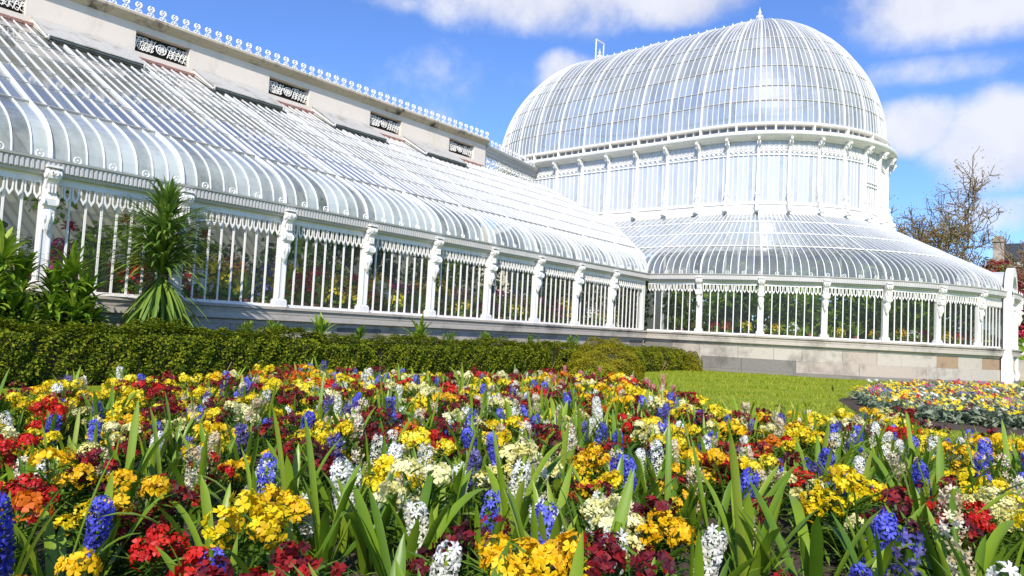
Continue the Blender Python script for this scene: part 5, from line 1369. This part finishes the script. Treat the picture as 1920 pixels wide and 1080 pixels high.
def nfield(x, y, s, ph): return math.sin(x * s + ph) * math.cos(y * s * 1.3 + ph * 2) + .6 * math.sin(x * s * 2.3 - y * s * 1.7 + ph * 3)
extra = {}
def zone(d): return 'foreground' if d < 2.6 else 'middle' if d < 5 else 'far edge'
for i in idx:
    x, y, px, py, d = gx[i], gy[i], ppx[i], ppy[i], dist[i]
    n1, n2 = nfield(x, y, 1.9, .7), nfield(x, y, 2.6, 2.1)
    u = fr.random(); s = fr.uniform(.68, 1.25) * (1.15 if d < 3.2 else 1)
    if fr.random() < .10 and d < 8: 
        if nl < 210: tag(link('strap_leaf_clump', CLM[int(fr.integers(4))], None, (x, y, SZ - .01), fr.uniform(0, 6), s * .95), 'long green strap leaves without a flower in the %s of the spring bed' % zone(d), 'leaf clump', 'flowerless strap leaf clumps in the %s' % zone(d)); nl += 1
        continue
    if fr.random() < .08 + (.20 if d < 3.2 else 0) + .10 * (nfield(x, y, 3.7, 4.4) > .5): continue
    ph = .50 + .12 * n1
    if px > 1450 and d > 3: ph += .1
    if px < 520 and d > 3.5: ph -= .2
    if u < ph:
        w = {'blue': .22 + .05 * n2, 'violet': .18, 'white': .24, 'faded': .46 + .1 * (px > 1200)}
        if 1020 < px < 1290 and d > 8: w = {'pink': .7, 'faded': .2, 'blue': .1}
        cs_ = list(w); pr = np.array([max(.01, v) for v in w.values()]); c = cs_[int(fr.choice(len(cs_), p=pr / pr.sum()))]; kind = 'h'
    else:
        w = {'yellow': .28 + .12 * n2 + (.15 if px < 600 and d > 3.5 else 0), 'gold': .10 + .06 * n1, 'orange': .015 + (.16 if (1000 < px < 1250 or 420 < px < 650) and d > 6 else 0), 'lemon': .16, 'darkred': .34 - .1 * n2, 'red': .06}
        cs_ = list(w); pr = np.array([max(.02, v) for v in w.values()]); c = cs_[int(fr.choice(len(cs_), p=pr / pr.sum()))]; kind = 'w'
    zn = zone(d)
    if kind == 'h' and nh < 298: hyacinth(x, y, c, s, '%s hyacinth in the %s of the crowded spring bed' % (CNAME[c], zn), '%s hyacinths in the %s of the spring bed' % (CNAME[c], zn))
    elif kind == 'w' and nw < 298: wallflower(x, y, c, s, '%s wallflower in the %s of the crowded spring bed' % (CNAME[c], zn), '%s wallflowers in the %s of the spring bed' % (CNAME[c], zn))
    else: extra.setdefault((kind, c, int(fr.integers(3))), []).append((x, y, s, fr.uniform(0, 6.28)))
# those beyond the first few hundred stand far back and read as one mass
Vs, Fs, Ms, off = [], [], [], 0; mats = [M['strap'], M['lance']] + [P[c] for c in P]; pk = {c: i + 2 for i, c in enumerate(P)}
for (kind, c, vi), L_ in extra.items():
    A = np.array(L_); n = len(A); cz, s_ = np.cos(A[:, 3]), np.sin(A[:, 3]); Rm = np.zeros((n, 3, 3)); Rm[:, 0, 0] = cz; Rm[:, 0, 1] = s_; Rm[:, 1, 0] = -s_; Rm[:, 1, 1] = cz; Rm[:, 2, 2] = 1
    loc = np.column_stack([A[:, 0], A[:, 1], np.full(n, SZ - .01)])
    for (tv, tf), mi in (((HYL[vi] if kind == 'h' else WPL[vi][0]), 0 if kind == 'h' else 1), ((HYS[c][vi] if kind == 'h' else WHD[c][vi]), pk[c])):
        V, F = replicate(tv, tf, Rm, loc, A[:, 2])
        if F.shape[1] == 3: F = np.column_stack([F, np.full(len(F), -1)])
        Vs.append(V); F = np.where(F >= 0, F + off, -1); Fs.append(F); Ms.append(np.full(len(F), mi)); off += len(V)

if Vs:
    F = np.concatenate(Fs); quad = F[:, 3] >= 0; V = np.concatenate(Vs); Mi = np.concatenate(Ms)
    tot = np.where(quad, 4, 3).astype(np.int32); me = bpy.data.meshes.new('distant_bed_flowers')
    me.vertices.add(len(V)); me.vertices.foreach_set('co', V.astype(np.float32).ravel()); fl = F.ravel(); fl = fl[fl >= 0].astype(np.int32)
    me.loops.add(len(fl)); me.loops.foreach_set('vertex_index', fl); me.polygons.add(len(tot)); me.polygons.foreach_set('loop_start', np.concatenate([[0], np.cumsum(tot)[:-1]]).astype(np.int32)); me.polygons.foreach_set('loop_total', tot)
    me.polygons.foreach_set('material_index', Mi.astype(np.int32))
    for m in mats: me.materials.append(m)
    me.update(calc_edges=True)
    tag(link('distant_bed_flowers', me), 'mass of mixed yellow, red, cream and blue flowers at the far side of the spring bed', 'flowers', kind='stuff')
# leaves and seedlings that cover the soil
n = 60000; x = fr.uniform(BI[:, 0].min(), BI[:, 0].max(), n); y = fr.uniform(BI[:, 1].min(), BI[:, 1].max(), n)
q = np.column_stack([x, y, np.full(n, .2)]) - CAM; dz = q @ CF; px = 960 + 1315 * (q @ CR) / dz
k = inside_poly(BED, x, y) & (dz > .6) & (px > -120) & (px < 2040) & (np.sin(x * 5.1 + y * 3.3) + np.sin(y * 6.7 - x * 2.1) > -1.4); x, y = x[k], y[k]; n = len(x)
a = fr.uniform(0, 6.28, n); d = np.column_stack([np.cos(a), np.sin(a), fr.uniform(0, 1.3, n)]); d /= np.linalg.norm(d, axis=1)[:, None]
up = np.cross(d, np.column_stack([-np.sin(a), np.cos(a), np.zeros(n)])); Rm = np.stack([d, np.cross(up, d), up], 1)
V, F = replicate(NL_V, [(0, 1, 2, 3)], Rm, np.column_stack([x, y, SZ + fr.exponential(.045, n)]), fr.uniform(.035, .085, n))
tag(link('ground_foliage', mesh_from('ground_foliage', V, F, M['lance'])), 'low dark green leaves covering the soil between the bedding plants', 'foliage', kind='stuff')
# ------------------------------------------------------------------ the low border on the lawn
n = 26000; B2 = np.array(BED2); x = fr.uniform(B2[:, 0].min(), B2[:, 0].max(), n * 2); y = fr.uniform(B2[:, 1].min(), B2[:, 1].max(), n * 2)
c2 = B2.mean(0); sh = c2 + (B2 - c2) * [.93, .86]; k = inside_poly(sh, x, y); x, y = x[k], y[k]; n = len(x)
V, F = leaf_cloud(np.column_stack([x, y, .05 + fr.uniform(0, .16, n)]), .085, 'q', .5, fr)
tag(link('border_foliage', mesh_from('border_foliage', V, F, M['silver_leaf'])), 'low grey green leafy carpet of the second border on the lawn', 'foliage', kind='stuff')
def pansy(seed, c):
    r = np.random.default_rng(seed); m_ = 6; d = np.column_stack([r.normal(0, .4, m_) - .35, r.normal(0, .4, m_) - .3, np.full(m_, .8)])
    loc = np.column_stack([r.normal(0, .06, m_), r.normal(0, .06, m_), r.uniform(.17, .25, m_)])
    V, F = replicate(BV, BF, rot_to(d, r.uniform(0, 6.28, m_)), loc, .025 * r.uniform(.8, 1.2, m_)); a = mesh_from('blossoms', V, F, P[c])
    V, F = leaf_cloud(np.column_stack([r.normal(0, .06, 30), r.normal(0, .06, 30), r.uniform(.02, .18, 30)]), .075, 'q', .4, r)
    return mesh_from('pansy', V, F, M['silver_leaf']), a
PC = ['yellow', 'gold', 'red', 'magenta', 'white', 'lemon', 'darkred', 'violet']
PT = {c: [pansy(800 + 3 * i + j, c) for j in range(2)] for i, c in enumerate(PC)}; CNAME['magenta'] = 'magenta'
g2x, g2y = np.meshgrid(np.arange(-12, 3, .23), np.arange(-13, -7, .23)); g2x = (g2x + fr.uniform(-.09, .09, g2x.shape)).ravel(); g2y = (g2y + fr.uniform(-.09, .09, g2y.shape)).ravel()
q = np.column_stack([g2x, g2y, np.full(len(g2x), .2)]) - CAM; dz = q @ CF; ppx = 960 + 1315 * (q @ CR) / dz
k = inside_poly(sh, g2x, g2y) & (ppx < 1960); dd = np.hypot(q[:, 0], q[:, 1]); idx = np.where(k)[0]; idx = idx[np.argsort(dd[idx])]

if len(idx) > 290: idx = fr.choice(idx, 290, replace=False)
for i in idx:
    c = PC[int(fr.choice(8, p=[.34, .20, .08, .10, .08, .08, .07, .05]))]; a, b = PT[c][int(fr.integers(2))]
    o = link('pansy', a, None, (g2x[i], g2y[i], .03), fr.uniform(-.6, .6), fr.uniform(.85, 1.25)); tag(o, 'small %s pansy in the low grey green border on the lawn' % CNAME[c], 'pansy', '%s pansies in the low border' % CNAME[c]); link('blossoms', b, o)
